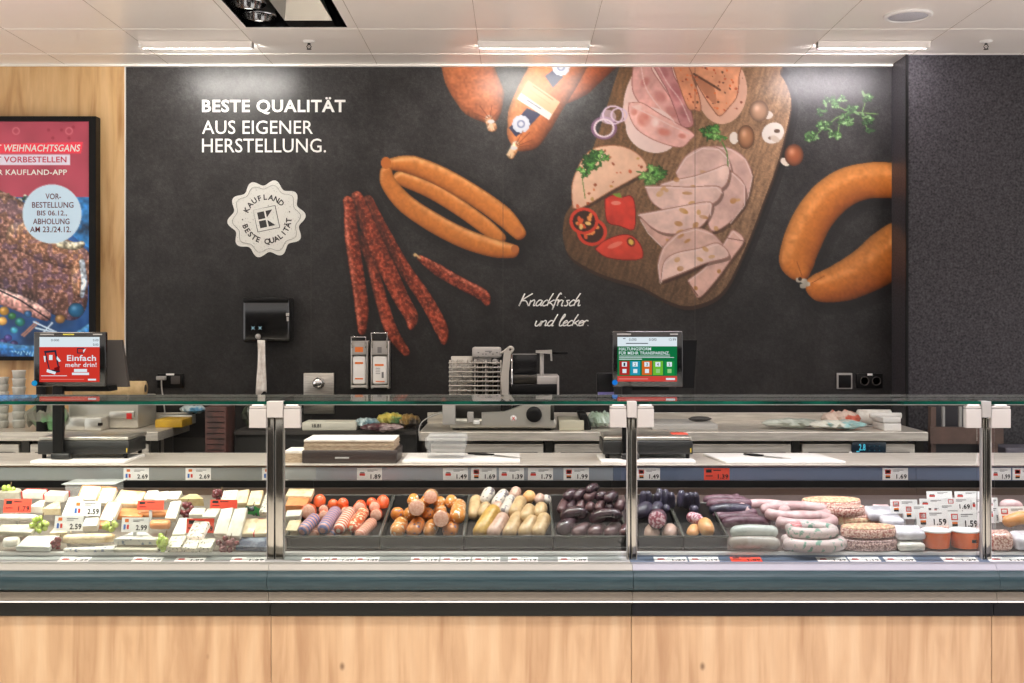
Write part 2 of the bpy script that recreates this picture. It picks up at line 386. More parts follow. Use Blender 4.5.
def wood_mat(name, a, b, c, sx=9.):
    m, nt, bs = nodes(name); tc = nt.nodes.new('ShaderNodeTexCoord')
    mp = nt.nodes.new('ShaderNodeMapping'); mp.inputs['Scale'].default_value = (sx, sx, .8)
    nt.links.new(tc.outputs['Object'], mp.inputs[0])
    n = nt.nodes.new('ShaderNodeTexNoise'); n.inputs['Scale'].default_value = 1.6; n.inputs['Detail'].default_value = 9; n.inputs['Distortion'].default_value = .9
    n2 = nt.nodes.new('ShaderNodeTexNoise'); n2.inputs['Scale'].default_value = 12; n2.inputs['Detail'].default_value = 6
    nt.links.new(mp.outputs[0], n.inputs[0]); nt.links.new(mp.outputs[0], n2.inputs[0])
    r = nt.nodes.new('ShaderNodeValToRGB'); e = r.color_ramp.elements
    e[0].position = .3; e[0].color = (*b, 1); e[1].position = .72; e[1].color = (*c, 1); x = e.new(.5); x.color = (*a, 1)
    nt.links.new(n.outputs[0], r.inputs[0])
    # small knots
    mp2 = nt.nodes.new('ShaderNodeMapping'); mp2.inputs['Scale'].default_value = (7., 7., 4.6); nt.links.new(tc.outputs['Object'], mp2.inputs[0])
    v = nt.nodes.new('ShaderNodeTexVoronoi'); v.inputs['Scale'].default_value = 1.; nt.links.new(mp2.outputs[0], v.inputs['Vector'])
    kr = nt.nodes.new('ShaderNodeValToRGB'); kr.color_ramp.elements[0].position = .02; kr.color_ramp.elements[0].color = (.22, .16, .11, 1); kr.color_ramp.elements[1].position = .085; kr.color_ramp.elements[1].color = (1, 1, 1, 1)
    nt.links.new(v.outputs['Distance'], kr.inputs[0])
    mx = nt.nodes.new('ShaderNodeMix'); mx.data_type = 'RGBA'; mx.blend_type = 'MULTIPLY'; mx.inputs[0].default_value = .8
    mx2 = nt.nodes.new('ShaderNodeMix'); mx2.data_type = 'RGBA'; mx2.blend_type = 'MULTIPLY'; mx2.inputs[0].default_value = .16
    nt.links.new(r.outputs[0], mx.inputs[6]); nt.links.new(kr.outputs[0], mx.inputs[7])
    nt.links.new(mx.outputs[2], mx2.inputs[6]); nt.links.new(n2.outputs[0], mx2.inputs[7]); nt.links.new(mx2.outputs[2], bs.inputs['Base Color'])
    bs.inputs['Roughness'].default_value = .45; return m
M['wood'] = wood_mat('pale_oak_laminate', C3(183, 150, 114), C3(158, 122, 88), C3(196, 167, 133), 8.)
M['wood2'] = wood_mat('wall_oak_laminate', C3(212, 172, 120), C3(176, 130, 80), C3(228, 192, 142), 7.)
# ---------------------------------------------------------------- the room
CZ = 3.003
XB = X(126, WALL)
struct(MB().box(-6, 6, -1.35, 7.2, -.1, 0), 'floor', M['floor'])
mb = MB(); hx0, hx1, hy0, hy1 = -1.368, -.856, 5.20, 5.765
for a in ((-6, hx0, -5, 7.2), (hx1, 6, -5, 7.2), (hx0, hx1, -5, hy0), (hx0, hx1, hy1, 7.2)):
    mb.box(a[0], a[1], a[2], a[3], CZ, CZ+.02, 0)
k = -9
while k < 10:
    x = -.206+.6*k
    for (ya, yb) in ((2.0, 6.6),):
        if hx0 < x < hx1: mb.box(x-.0012, x+.0012, hy1, yb, CZ-.0012, CZ, 1)
        else: mb.box(x-.0012, x+.0012, ya, yb, CZ-.0012, CZ, 1)
    k += 1
for y in (6.33, 5.80): mb.box(-6, 6, y-.003, y+.003, CZ-.002, CZ, 2)
mb.box(XB-4, X(893, WALL), 6.575, 6.6, CZ-.012, CZ, 2)
for y in (4.67, 4.14, 3.61): 
    mb.box(-6, 6, y-.003, y+.003, CZ-.002, CZ, 2)
struct(mb, 'ceiling', [M['ceil'], M['seam_dark'], M['seam_light']])
struct(MB().box(-6, 6, 6.61, 6.9, 0, 3.2), 'wall_back', M['back'])
struct(MB().box(-6, 6, -.80, -.63, 0, 2.3), 'unseen_haze_blocker', mat('haze_blocker_dark', C3(52, 49, 48), .8))  # unseen dark slab added behind the camera to darken reflections in the glass
# the right-hand block that stands proud of the mural, with a thin dark edge strip
RX = X(906, 6.357); 
mb = MB().box(RX, 6, 6.357, 6.61, 0, CZ, 0)
struct(mb, 'wall_right', [M['slate']])
struct(MB().box(RX-.004, RX+.010, 6.345, 6.36, 0, CZ, 0), 'trim_1', M['black_trim'])
mb = MB().box(-6, XB-.002, 6.588, 6.61, 0, CZ, 0)
mb.box(XB-.004, XB, 6.585, 6.61, 0, CZ, 1)
struct(mb, 'wall_left', [M['wood2'], M['seam_light']])
# ---------------------------------------------------------------- ceiling fittings
for i, (xa, xb, w) in enumerate(((140, 253, 'left'), (478, 590, 'middle'), (817, 929, 'right'))):
    Yc = 6.065; x0, x1 = X(xa, Yc), X(xb, Yc)
    t = thing('wall_washer_light', ((x0+x1)/2, Yc, CZ), f'slim white linear ceiling light, the {w} one of three along the mural', 'light', 'linear wall washer lights in the ceiling')
    b = MB().prism([(Yc-.03, CZ-.001), (Yc-.03, CZ-.004), (Yc-.005, CZ-.032), (Yc+.01, CZ-.032), (Yc+.01, CZ-.001)], x0, x1, 'x', 0)
    b.build('housing', M['ceil'], t)
    e = MB().prism([(Yc+.011, CZ-.006), (Yc+.011, CZ-.031), (Yc+.016, CZ-.031), (Yc+.03, CZ-.006)], x0+.01, x1-.01, 'x', 0)
    e.build('diffuser', emis('washer_light_%d' % i, (1, .96, .9) if i < 2 else (1, .93, .97), 120.), t)
    for xx in (x0, x1-.012):
        MB().rbox(xx, xx+.012, Yc-.02, Yc+.032, CZ-.034, CZ, .002).build('end_cap', M['white'], t)
# recessed spotlight module
t = thing('recessed_spotlight', ((hx0+hx1)/2, (hy0+hy1)/2, CZ), 'black recessed ceiling module with chrome reflector spotlights', 'light')
mb = MB(); h = .2
for a in ((hx0, hx0+.004, hy0, hy1), (hx1-.004, hx1, hy0, hy1), (hx0, hx1, hy0, hy0+.004), (hx0, hx1, hy1-.004, hy1)): mb.box(*a, CZ, CZ+h)
mb.box(hx0, hx1, hy0, hy1, CZ+h, CZ+h+.01)
mb.build('housing', M['gblack'], t)
for cx_, r in ((-1.275, .085),):
    for cyy in (5.64, 5.42):
        p = MB().lathe([(r, -.02), (r*1.02, -.015), (r*.9, .05), (r*.6, .11), (r*.2, .13)], (cx_, cyy, CZ+.04), 28, 0, cap=False)
        rf = p.build('reflector', M['chrome'], t)
        sub(MB().ball((cx_, cyy, CZ+.13), .022, 0), 'bulb', emis('bulb', (1, .95, .85), 6.), rf, t)
ta, tb = (-1.17, -.93), (-1.13, -.98)
for cyy in (5.5,):
    mb = MB(); A_ = [(ta[0], 5.25, CZ+.03), (ta[1], 5.25, CZ+.03), (ta[1], 5.75, CZ+.03), (ta[0], 5.75, CZ+.03)]; B_ = [(tb[0], 5.38, CZ+.17), (tb[1], 5.38, CZ+.17), (tb[1], 5.62, CZ+.17), (tb[0], 5.62, CZ+.17)]
    mb.add(A_+B_, [(0, 1, 5, 4), (1, 2, 6, 5), (2, 3, 7, 6), (3, 0, 4, 7), (4, 5, 6, 7)], 0); mb.build('trough_reflector', mat('satin_reflector', C3(190, 190, 186), .3, .8), t)
# ceiling speaker
Ys = F*(CZ-EYE)/(CY-15); xs = X(908, Ys)
t = thing('ceiling_speaker', (xs, Ys, CZ), 'round white ceiling speaker above the right end of the counter', 'speaker')
MB().lathe([(.115, 0), (.115, -.006), (.105, -.012), (.095, -.012), (.095, -.004)], (xs, Ys, CZ), 40).build('rim', M['white'], t)
MB().lathe([(.094, -.004), (.094, -.007), (.05, -.010), (.001, -.011)], (xs, Ys, CZ), 32).build('grille', mat('speaker_grille', C3(205, 205, 212), .5, c2=C3(180, 180, 190), sc=300), t)
for px_, py_, w in ((309, 41, 'left'), (986, 41, 'right')):
    Ys = F*(CZ-EYE)/(CY-py_); xs = X(px_, Ys)
    t = thing('sprinkler_head', (xs, Ys, CZ), f'small ceiling sprinkler with white plate at the {w}', 'sprinkler', 'ceiling sprinklers')
    MB().lathe([(.032, 0), (.03, -.006), (.012, -.012)], (xs, Ys, CZ), 20).build('escutcheon', M['white'], t)
    b = MB().tube([(xs, Ys, CZ-.012), (xs, Ys, CZ-.02)], .008, 10)
    for sx in (-1, 1): b.tube([(xs+sx*.006, Ys, CZ-.02), (xs+sx*.012, Ys, CZ-.03), (xs+sx*.004, Ys, CZ-.042)], .0025, 6)
    b.lathe([(.012, -.042), (.013, -.045), (.001, -.046)], (xs, Ys, CZ), 12)
    b.build('nozzle', M['dsteel'], t)
    MB().ball((xs, Ys, CZ-.03), .004, 0).build('glass_bulb', M['lgrey'], t)
# bare area lamps further forward, no fixtures modelled (unseen, light the shop)
def area(name, loc, sx, sy, power, color=(1, 1, 1), spread=180, rot=(0, 0, 0)):
    L = bpy.data.lights.new(name, 'AREA'); L.shape = 'RECTANGLE'; L.size = sx; L.size_y = sy; L.energy = power; L.color = color; L.spread = math.radians(spread)
    o = bpy.data.objects.new(name, L); COL.objects.link(o); o.location = loc; o.rotation_euler = rot; return o
for i, x in enumerate((-2.6, -.9, .9, 2.6)):
    warm = (1, .93, .84) if x < 0 else (.98, .93, 1.0)
    for yy, pw in ((4.3, 26), (2.6, 36), (.6, 40)):
        area('unseen_ceiling_lamp', (x, yy, CZ-.02), 1.1, .25, pw, warm, 125)
# ---------------------------------------------------------------- world, camera
w = bpy.data.worlds.new('World'); SC.world = w; w.use_nodes = True
w.node_tree.nodes['Background'].inputs[0].default_value = (*C3(240, 236, 234), 1); w.node_tree.nodes['Background'].inputs[1].default_value = 2.0
cam = bpy.data.cameras.new('camera'); cam.sensor_width = 36; cam.lens = F*36/1024; cam.shift_x = -5/1024; cam.shift_y = -16.5/1024
co = bpy.data.objects.new('camera', cam); COL.objects.link(co); co.location = (0, 0, EYE); co.rotation_euler = (math.pi/2, 0, 0); SC.camera = co
SC.view_settings.view_transform = 'Standard'; SC.view_settings.look = 'None'; SC.view_settings.exposure = -0.12; SC.view_settings.gamma = 1; SC.view_settings.use_curve_mapping = False
# ---------------------------------------------------------------- the printed mural
cv = Canvas(126, 62, 893, 398, 2)
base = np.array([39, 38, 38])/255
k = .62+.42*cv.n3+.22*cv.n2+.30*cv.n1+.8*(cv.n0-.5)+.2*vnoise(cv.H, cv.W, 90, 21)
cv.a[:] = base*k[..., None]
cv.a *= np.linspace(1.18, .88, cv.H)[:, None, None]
OR = ((150, 62, 20), (222, 118, 52), (244, 160, 92))
# plump sausages at the top
cv.tube([(464, 50), (470, 75), (480, 95), (488, 110), (491, 121)], [25, 26, 24, 13, 3], (96, 46, 26), (180, 104, 66), (226, 156, 108), nz=.25)
cv.tube([(489, 119), (492, 127)], [4, 5], (150, 80, 40), (215, 160, 120), (240, 220, 200), nz=.6)
cv.tube([(600, 50), (575, 76), (562, 92)], [24, 22, 12], (110, 50, 25), (176, 92, 52), (210, 130, 84), nz=.2)
cv.tube([(566, 50), (553, 76), (541, 97), (532, 115), (526, 132), (519, 145)], [27, 26, 25, 24, 19, 5], (104, 52, 30), (196, 114, 66), (230, 162, 112), nz=.2)
cv.tube([(516, 145), (511, 155)], [4, 4], (150, 80, 40), (215, 170, 130), (245, 230, 210), nz=.6)
cv.poly([(545, 76), (556, 68), (563, 77), (553, 88)], (44, 48, 76)); cv.poly([(527, 108), (541, 114), (530, 126), (516, 137), (509, 128)], (40, 44, 72))
for cx_, cy_ in ((561, 67), (521, 124)):
    for j in range(12): cv.ell(cx_+6*math.cos(j*.524), cy_+6*math.sin(j*.524), 3, 3, (190, 194, 206))
    cv.ell(cx_, cy_, 7, 7, (198, 200, 210)); cv.ell(cx_, cy_, 4, 4, (120, 126, 156), ring=.6); 
cv.poly([(528, 80), (560, 102), (549, 120), (517, 99)], (206, 160, 122)); cv.poly([(521, 93), (552, 114), (549, 120), (517, 99)], (208, 202, 194))
cv.line([(533, 86), (553, 100)], 1.2, (190, 120, 80)); cv.line([(530, 90), (550, 104)], 1.0, (200, 150, 110)); cv.line([(527, 100), (541, 109)], 1.2, (120, 120, 140))

for a_, b_q in (((517, 146), (532, 140)), ((517, 145), (530, 132)), ((516, 144), (523, 131)), ((518, 147), (538, 144)), ((489, 118), (480, 106)), ((490, 118), (492, 105)), ((491, 119), (500, 110)), ((488, 119), (474, 113))): cv.line([a_, b_q], 1, (112, 54, 30), .7)
for dx, dy in ((-2, 6), (2, 7), (0, 8), (-4, 5)): cv.line([(513, 148), (511+dx, 150+dy)], 1.4, (222, 190, 150)); cv.line([(491, 122), (492+dx, 123+dy)], 1.4, (226, 190, 156))
cv.ell(514, 148, 3.4, 2, (206, 206, 206)); cv.ell(491, 121.5, 3.4, 2, (206, 206, 206))
# cooked sausages
A = [(392, 164), (412, 165), (442, 177), (475, 196), (503, 216), (519, 233)]
B = [(400, 178), (430, 190), (460, 208), (485, 226), (500, 238)]
D = [(386, 172), (389, 184), (406, 204), (436, 224), (466, 239), (494, 248), (512, 251)]
BAD = ((B, [7, 8, 8, 8, 6]), (A, [6, 9.5, 10, 10, 10, 7]), (D, [6, 8, 9.5, 10, 10, 9.5, 7]))
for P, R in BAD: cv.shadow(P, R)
for P, R in BAD:
    cv.tube(P, R, (140, 66, 22), (222, 134, 62), (240, 168, 100), nz=.10, spec=.14, lat=-.45)
cv.ell(515, 249, 4, 4, (190, 110, 60)); cv.ell(518, 232, 4, 5, (205, 120, 60)); cv.ell(386, 163, 5, 6, (206, 116, 52))
# peppery sticks
def stick(P, R):
    cv.shadow(P, R)
    def tex(c, s, sl, al, lt):
        m = (s.n1[sl] > .62)[..., None]; d = (s.n0[sl] > .93)[..., None]; c = np.where(m, c*1.12+.05, c); return np.where(d, c+.22, c)
    cv.tube(P, R, (62, 20, 14), (136, 54, 34), (180, 86, 56), nz=.5, spec=.12, tex=tex)
stick([(360, 236), (370, 258), (380, 295), (391, 330), (406, 352)], [5, 5.5, 6, 6.5, 4])
stick([(368, 200), (384, 232), (404, 268), (426, 300), (441, 328), (444, 342)], [5, 6, 6.5, 7, 7, 3])
stick([(357, 197), (362, 212), (372, 235), (388, 270), (400, 296), (411, 316), (411, 327)], [6, 7.5, 8, 8.5, 8, 7, 3])
stick([(348, 201), (350, 212), (352, 240), (358, 280), (362, 310), (362, 331)], [5, 6, 7, 7, 7, 4])
stick([(420, 258), (438, 270), (462, 284), (483, 295), (487, 303)], [3, 6, 6, 6, 3])
cv.line([(420, 258), (415, 254)], 2, (220, 180, 130)); cv.ell(415, 255, 1.6, 1.6, (235, 200, 140))
# curved ring sausage at the right
P1 = [(899, 181), (884, 180), (866, 181), (846, 187), (828, 200), (813, 219), (803, 240), (797, 260), (801, 273)]; R1 = [17, 18, 18, 19, 19.5, 19.5, 19.5, 18, 8]
P2 = [(811, 284), (822, 287), (845, 281), (870, 268), (886, 256), (899, 248)]; R2 = [5, 15, 20, 23, 25, 26]
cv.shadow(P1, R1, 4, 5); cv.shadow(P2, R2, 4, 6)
cv.tube(P1, R1, (150, 74, 24), (216, 128, 54), (236, 156, 82), nz=.10, spec=.08); cv.tube(P2, R2, (140, 66, 20), (214, 124, 50), (234, 152, 78), nz=.12, spec=.1)
for dx, dy in ((0, 0), (-5, -1), (3, 3), (-1, 5)): cv.ell(804+dx, 281+dy, 3.2, 2.6, (222, 214, 196), nz=.5)
cv.ell(800, 279, 2, 2, (60, 40, 30)); cv.line([(797, 262), (802, 276)], .8, (150, 80, 34)); cv.line([(812, 283), (824, 276)], .8, (160, 84, 36))
# chopping board
BO = [(622, 60), (612, 90), (600, 128), (585, 170), (574, 200), (565, 216), (563, 238), (570, 256), (590, 269), (612, 278), (640, 286), (664, 299), (684, 306), (700, 304), (716, 297), (728, 284), (740, 260), (752, 232), (764, 200), (776, 168), (786, 132), (791, 104), (788, 88), (780, 74), (768, 60)]
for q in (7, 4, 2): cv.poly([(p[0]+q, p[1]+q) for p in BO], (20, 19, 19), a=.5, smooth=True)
cv.poly([(p[0]+1, p[1]+4) for p in BO], (62, 44, 34), smooth=True)
w_ = cv.win(560, 62, 795, 310); sl, xx, yy = w_; m = cv.inpoly(cr(BO+[BO[0]], 5)[:-1], xx, yy)
u = (xx-680)*.95+(yy-180)*.32; v = -(xx-680)*.32+(yy-180)*.95
g = .5+.5*np.sin(u*1.1+3*vnoise(*xx.shape, 40, 8)*6); g2 = vnoise(*xx.shape, 3, 9)
G_ = vnoise(900, 900, 4, 77); gs = G_[np.clip((v*.35+200).astype(int), 0, 899), np.clip((u*2.2+400).astype(int), 0, 899)]
t_ = np.clip((u+95)/230, 0, 1)[..., None]
cc = (np.array([112, 82, 56])*(1-t_)+np.array([186, 146, 112])*t_)/255
cc = cc*(1-.30*np.clip((yy-190)/110, 0, 1)[..., None])*(.95+.07*(g[..., None]-.5)+.30*(gs[..., None]-.5)+.22*(g2[..., None]-.5)+.22*(cv.n0[sl][..., None]-.5))
cv.put(sl, m, np.clip(cc, 0, 1))
HAM = (226, 186, 176)
# ham
cv.ell(655, 98, 30, 46, (230, 196, 186), rot=18, nz=.08)
cv.poly([(634, 60), (632, 84), (636, 98), (650, 114), (664, 124), (680, 127), (676, 108), (664, 88), (652, 70), (650, 60)], (214, 160, 152), smooth=True, nz=.14, edge=((150, 96, 90), .8))
for e in ((660, 97, 9, 7), (672, 112, 10, 6), (655, 112, 5, 4), (645, 82, 5, 7)): cv.ell(*e, (176, 104, 98), rot=40, a=.8, soft=.5)
cv.poly([(650, 60), (660, 78), (668, 92), (676, 112), (682, 126), (693, 125), (690, 108), (682, 90), (674, 76), (668, 60)], (200, 138, 136), smooth=True, nz=.15, edge=((140, 86, 84), .8))
for e in ((676, 92, 7, 12), (684, 112, 5, 8), (664, 72, 5, 8)): cv.ell(*e, (156, 88, 92), rot=-20, a=.8, soft=.5)
cv.ell(652, 130, 27, 22, (232, 204, 196), rot=25, nz=.05)
cv.poly([(629, 103), (629, 114), (636, 128), (650, 138), (668, 145), (682, 147), (690, 140), (694, 134), (680, 125), (660, 114), (642, 103)], (228, 176, 166), smooth=True, nz=.1, edge=((168, 110, 102), .8))
for e in ((644, 119, 8, 9), (664, 132, 9, 5), (634, 112, 4, 4), (682, 136, 5, 3)): cv.ell(*e, (204, 120, 104), rot=10, a=.85, soft=.45)
for e in ((655, 122, 5, 6), (638, 107, 5, 3)): cv.ell(*e, (246, 226, 220), a=.9, soft=.5)
for L in ([(641, 66), (646, 88), (660, 108), (676, 124)], [(658, 66), (668, 84), (680, 100), (690, 122)], [(632, 106), (648, 114), (668, 124), (690, 134)]): cv.line(cr(L, 5), 1.4, (232, 200, 192), .6)
# peppered slices
cv.ell(722, 90, 25, 34, (224, 176, 152), nz=.06)
Q1 = [(671, 60), (680, 88), (688, 108), (694, 110), (701, 110), (698, 92), (692, 76), (690, 60)]
Q2 = [(686, 60), (694, 78), (704, 96), (712, 108), (720, 116), (730, 106), (737, 96), (739, 78), (737, 60)]
cv.poly(Q1, (222, 150, 112), smooth=True, nz=.12, edge=((140, 90, 70), .9)); cv.poly(Q2, (226, 158, 120), smooth=True, nz=.12, edge=((130, 80, 60), .9))
cv.poly([(694, 75), (704, 80), (714, 88), (716, 104), (706, 96), (698, 84)], (158, 98, 70), smooth=True, a=.6); cv.line([(694, 74), (714, 86), (720, 90)], 2.2, (70, 42, 32), .8)
for q, n_ in ((Q1, 26), (Q2, 46), ([(735, 66), (745, 80), (745, 100), (735, 115)], 5)): cv.specks(q, n_, [(120, 50, 36), (190, 80, 40), (60, 40, 30), (230, 110, 50)], .6, 1.5, seed=n_)
# onion rings
for cx_, cy_, r, q in ((604, 128, 13, .72), (608, 117, 8, 0), (613, 115, 11, .84), (619, 115, 8.5, .8)):
    cv.ell(cx_, cy_, r, r*.88, (126, 92, 120) if q == .72 else (212, 188, 208), ring=q or None, a=1 if q else .6)
cv.ell(604, 128, 10.5, 9.5, (226, 206, 214), ring=.82)
# mushrooms
cv.ell(768, 115, 5, 4, (228, 214, 200)); cv.ell(759, 111, 9.5, 10.5, (196, 152, 122), dome=.45, hl=.2)
cv.ell(734, 138, 4.5, 6, (236, 224, 212)); cv.ell(746, 137, 8.5, 12, (176, 122, 84), dome=.5, hl=.2)
cv.ell(773, 133, 11.5, 10, (236, 226, 216), rot=-35); cv.ell(777, 131, 3, 2, (100, 76, 60)); cv.ell(770, 138, 2, 1.5, (120, 96, 80)); cv.ell(775, 139, 5, 3, (215, 196, 178), rot=30)
cv.ell(785, 162, 5, 3.4, (232, 220, 206), rot=35); cv.ell(794, 155, 9.5, 11, (160, 88, 52), dome=.5, hl=.22)
# spotted slice, herbs
S1 = [(573, 208), (572, 186), (579, 166), (590, 151), (605, 146), (624, 147), (640, 156), (647, 169), (634, 178), (612, 190), (592, 202), (580, 208)]
cv.poly([(p[0]+2, p[1]+3) for p in S1], (50, 36, 28), smooth=True, a=.6); cv.poly(S1, (232, 188, 160), smooth=True, nz=.06, edge=((180, 120, 90), .9))
cv.specks(S1, 30, [(206, 96, 60), (220, 120, 70), (150, 70, 40), (190, 150, 80)], .8, 2.1, seed=4)
cv.ell(596, 158, 10, 4, (236, 208, 190), rot=-20)
cv.leaf(596, 160, 90, 13, 2); cv.leaf(584, 172, 40, 8, 3); cv.leaf(651, 173, 70, 15, 4); cv.line([(582, 176), (585, 198)], .9, (90, 130, 60))
# peppers
cv.poly([(605, 199), (613, 195), (622, 197), (631, 196), (635, 206), (634, 229), (620, 226), (607, 221)], (206, 62, 48), smooth=True, nz=.12, edge=((120, 30, 24), .9)); cv.ell(616, 203, 5, 2, (244, 170, 150), a=.7); cv.poly([(612, 194), (617, 197), (622, 198), (620, 193)], (120, 150, 60))
for cx_, cy_, r in ((592, 232, 15), (584, 221, 14.5)):
    cv.ell(cx_, cy_, r, r*.9, (58, 34, 26), a=.9); cv.ell(cx_, cy_, r, r*.92, (214, 66, 46), ring=.78)
    for j in range(9): cv.ell(cx_+random.uniform(-7, 7), cy_+random.uniform(-6, 6), 3, 1.8, random.choice([(240, 200, 120), (220, 90, 50), (236, 150, 80)]), random.uniform(0, 180))
cv.poly([(595, 249), (604, 241), (620, 235), (632, 236), (641, 246), (642, 258), (626, 260), (606, 257)], (216, 72, 54), smooth=True, nz=.1, edge=((120, 30, 24), .9)); cv.ell(615, 245, 8, 2.4, (244, 160, 140), rot=-22, a=.6); cv.ell(631, 242, 4, 5, (120, 40, 20), rot=-30); cv.ell(631, 242, 2.4, 3, (226, 190, 90), rot=-30)
# pale sausage slices
def slice_(P, col=(230, 194, 182), n=5, sd=0):
    cv.poly([(p[0]+2, p[1]+3) for p in P], (70, 46, 38), smooth=True, a=.55)
    cv.poly(P, col, smooth=True, nz=.10, edge=((168, 122, 110), .9))
    n_ = len(P)//2+1; cv.line([(p[0]+.3, p[1]+1.5) for p in P[:n_]], 1.0, (246, 222, 214), .7)
    rd = random.Random(sd); q = np.array(P); j = 0
    while j < n:
        x = rd.uniform(q[:, 0].min(), q[:, 0].max()); y = rd.uniform(q[:, 1].min(), q[:, 1].max())
        if cv.inpoly(P, np.array([[x]]), np.array([[y]]))[0, 0] > .5: cv.ell(x, y, rd.uniform(2, 5.5), rd.uniform(1.6, 3.4), rd.choice([(204, 152, 84), (212, 164, 98), (186, 132, 76)]), rd.uniform(-40, 40), a=1., soft=.15)
        j += 1
slice_([(714, 146), (730, 148), (745, 158), (752, 175), (748, 195), (742, 208), (722, 224), (710, 230), (704, 190), (706, 160)], (222, 182, 170), 6, 1)
slice_([(676, 172), (686, 156), (702, 147), (718, 148), (728, 158), (732, 178), (726, 200), (714, 218), (700, 214), (684, 198)], (228, 190, 178), 7, 2)
slice_([(718, 168), (732, 172), (744, 184), (744, 204), (730, 222), (714, 231), (708, 222), (712, 200)], (226, 186, 174), 6, 8)
slice_([(660, 184), (674, 180), (694, 176), (712, 170), (727, 165), (729, 176), (722, 188), (700, 192), (676, 192)], (234, 200, 188), 6, 3)
slice_([(645, 186), (666, 186), (690, 187), (716, 186), (722, 192), (714, 203), (692, 208), (668, 211), (652, 202)], (230, 194, 182), 6, 4)
slice_([(640, 218), (648, 232), (662, 246), (680, 246), (696, 232)], (216, 172, 158), 2, 5)
slice_([(638, 214), (656, 211), (682, 206), (710, 202), (710, 214), (700, 227), (682, 233), (664, 233), (650, 226)], (234, 198, 186), 8, 6)
slice_([(660, 282), (658, 264), (664, 246), (678, 233), (696, 228), (712, 233), (724, 246), (728, 256), (704, 264), (682, 274)], (224, 184, 170), 5, 7)
slice_([(688, 280), (704, 268), (718, 252), (727, 238), (733, 230), (744, 240), (732, 258), (716, 280), (700, 297), (694, 292)], (226, 184, 170), 5, 9)
slice_([(661, 281), (664, 262), (676, 253), (700, 248), (718, 243), (729, 256), (706, 263), (684, 272)], (236, 202, 190), 6, 10)
cv.line([(688, 282), (698, 296)], 1.2, (130, 90, 80)); cv.line([(727, 238), (744, 241)], 1.0, (150, 106, 96))
cv.leaf(712, 133, 60, 10, 6); cv.leaf(704, 129, 30, 8, 7); cv.leaf(722, 138, 20, 6, 12); cv.line([(722, 142), (727, 152), (728, 166)], 1.2, (90, 130, 60))
# the big parsley sprig
for P in ([(878, 114), (850, 112), (836, 118), (812, 138)], [(850, 112), (832, 104)], [(862, 113), (866, 100)], [(862, 116), (867, 128)], [(840, 118), (838, 134)]): cv.line(P, 1.2, (96, 130, 70))
G = ((52, 84, 44), (74, 112, 60), (106, 140, 90), (38, 64, 34))
for x, y, n_, r in ((812, 137, 70, 8), (824, 126, 60, 8), (835, 135, 40, 7), (846, 120, 60, 9), (832, 103, 60, 9), (842, 99, 30, 5), (866, 98, 50, 7), (866, 120, 60, 8), (868, 130, 20, 5), (853, 110, 40, 7), (822, 112, 30, 6)): cv.leaf(x, y, n_, r, x, G)
m_, nt_, b_ = nodes('mural_print')
a_ = nt_.nodes.new('ShaderNodeAttribute'); a_.attribute_name = 'Col'; nt_.links.new(a_.outputs['Color'], b_.inputs['Base Color'])
b_.inputs['Roughness'].default_value = .34; b_.inputs['Specular IOR Level'].default_value = .42
mx0, mx1 = X(126, WALL), X(RX*0+893, WALL)
mural = thing('wall_mural', ((mx0+mx1)/2, WALL, .9), 'large charcoal wall mural printed with sausages and a cold-cut board', 'mural')
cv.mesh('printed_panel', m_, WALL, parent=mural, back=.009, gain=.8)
mb = MB().box(mx0, mx1, WALL, WALL+.009, .85, Z(398, WALL), 0); mb.build('lower_panel', mat('mural_lower', C3(27, 26, 26), .34, c2=C3(36, 34, 34), sc=6, detail=9, spec=.2), mural)
for px_ in (311, 503, 695):   # fine joints between the printed sheets
    x = X(px_, WALL); MB().box(x-.0012, x+.0012, WALL-.0006, WALL+.001, .9, CZ).build('sheet_joint', M['dgrey'], mural)
TY = WALL-.0022
mb = MB(); mb.wtext('BESTE QUALITÄT', 202, 97, 345.5, 114.5, TY, 0, bold=.026)
mb.wtext('AUS EIGENER', 202, 120.5, 313, 134, TY, 0, bold=.004); mb.wtext('HERSTELLUNG.', 202, 138.5, 326, 152.5, TY, 0, bold=.004)
mb.build('headline', M['white_print'], mural)
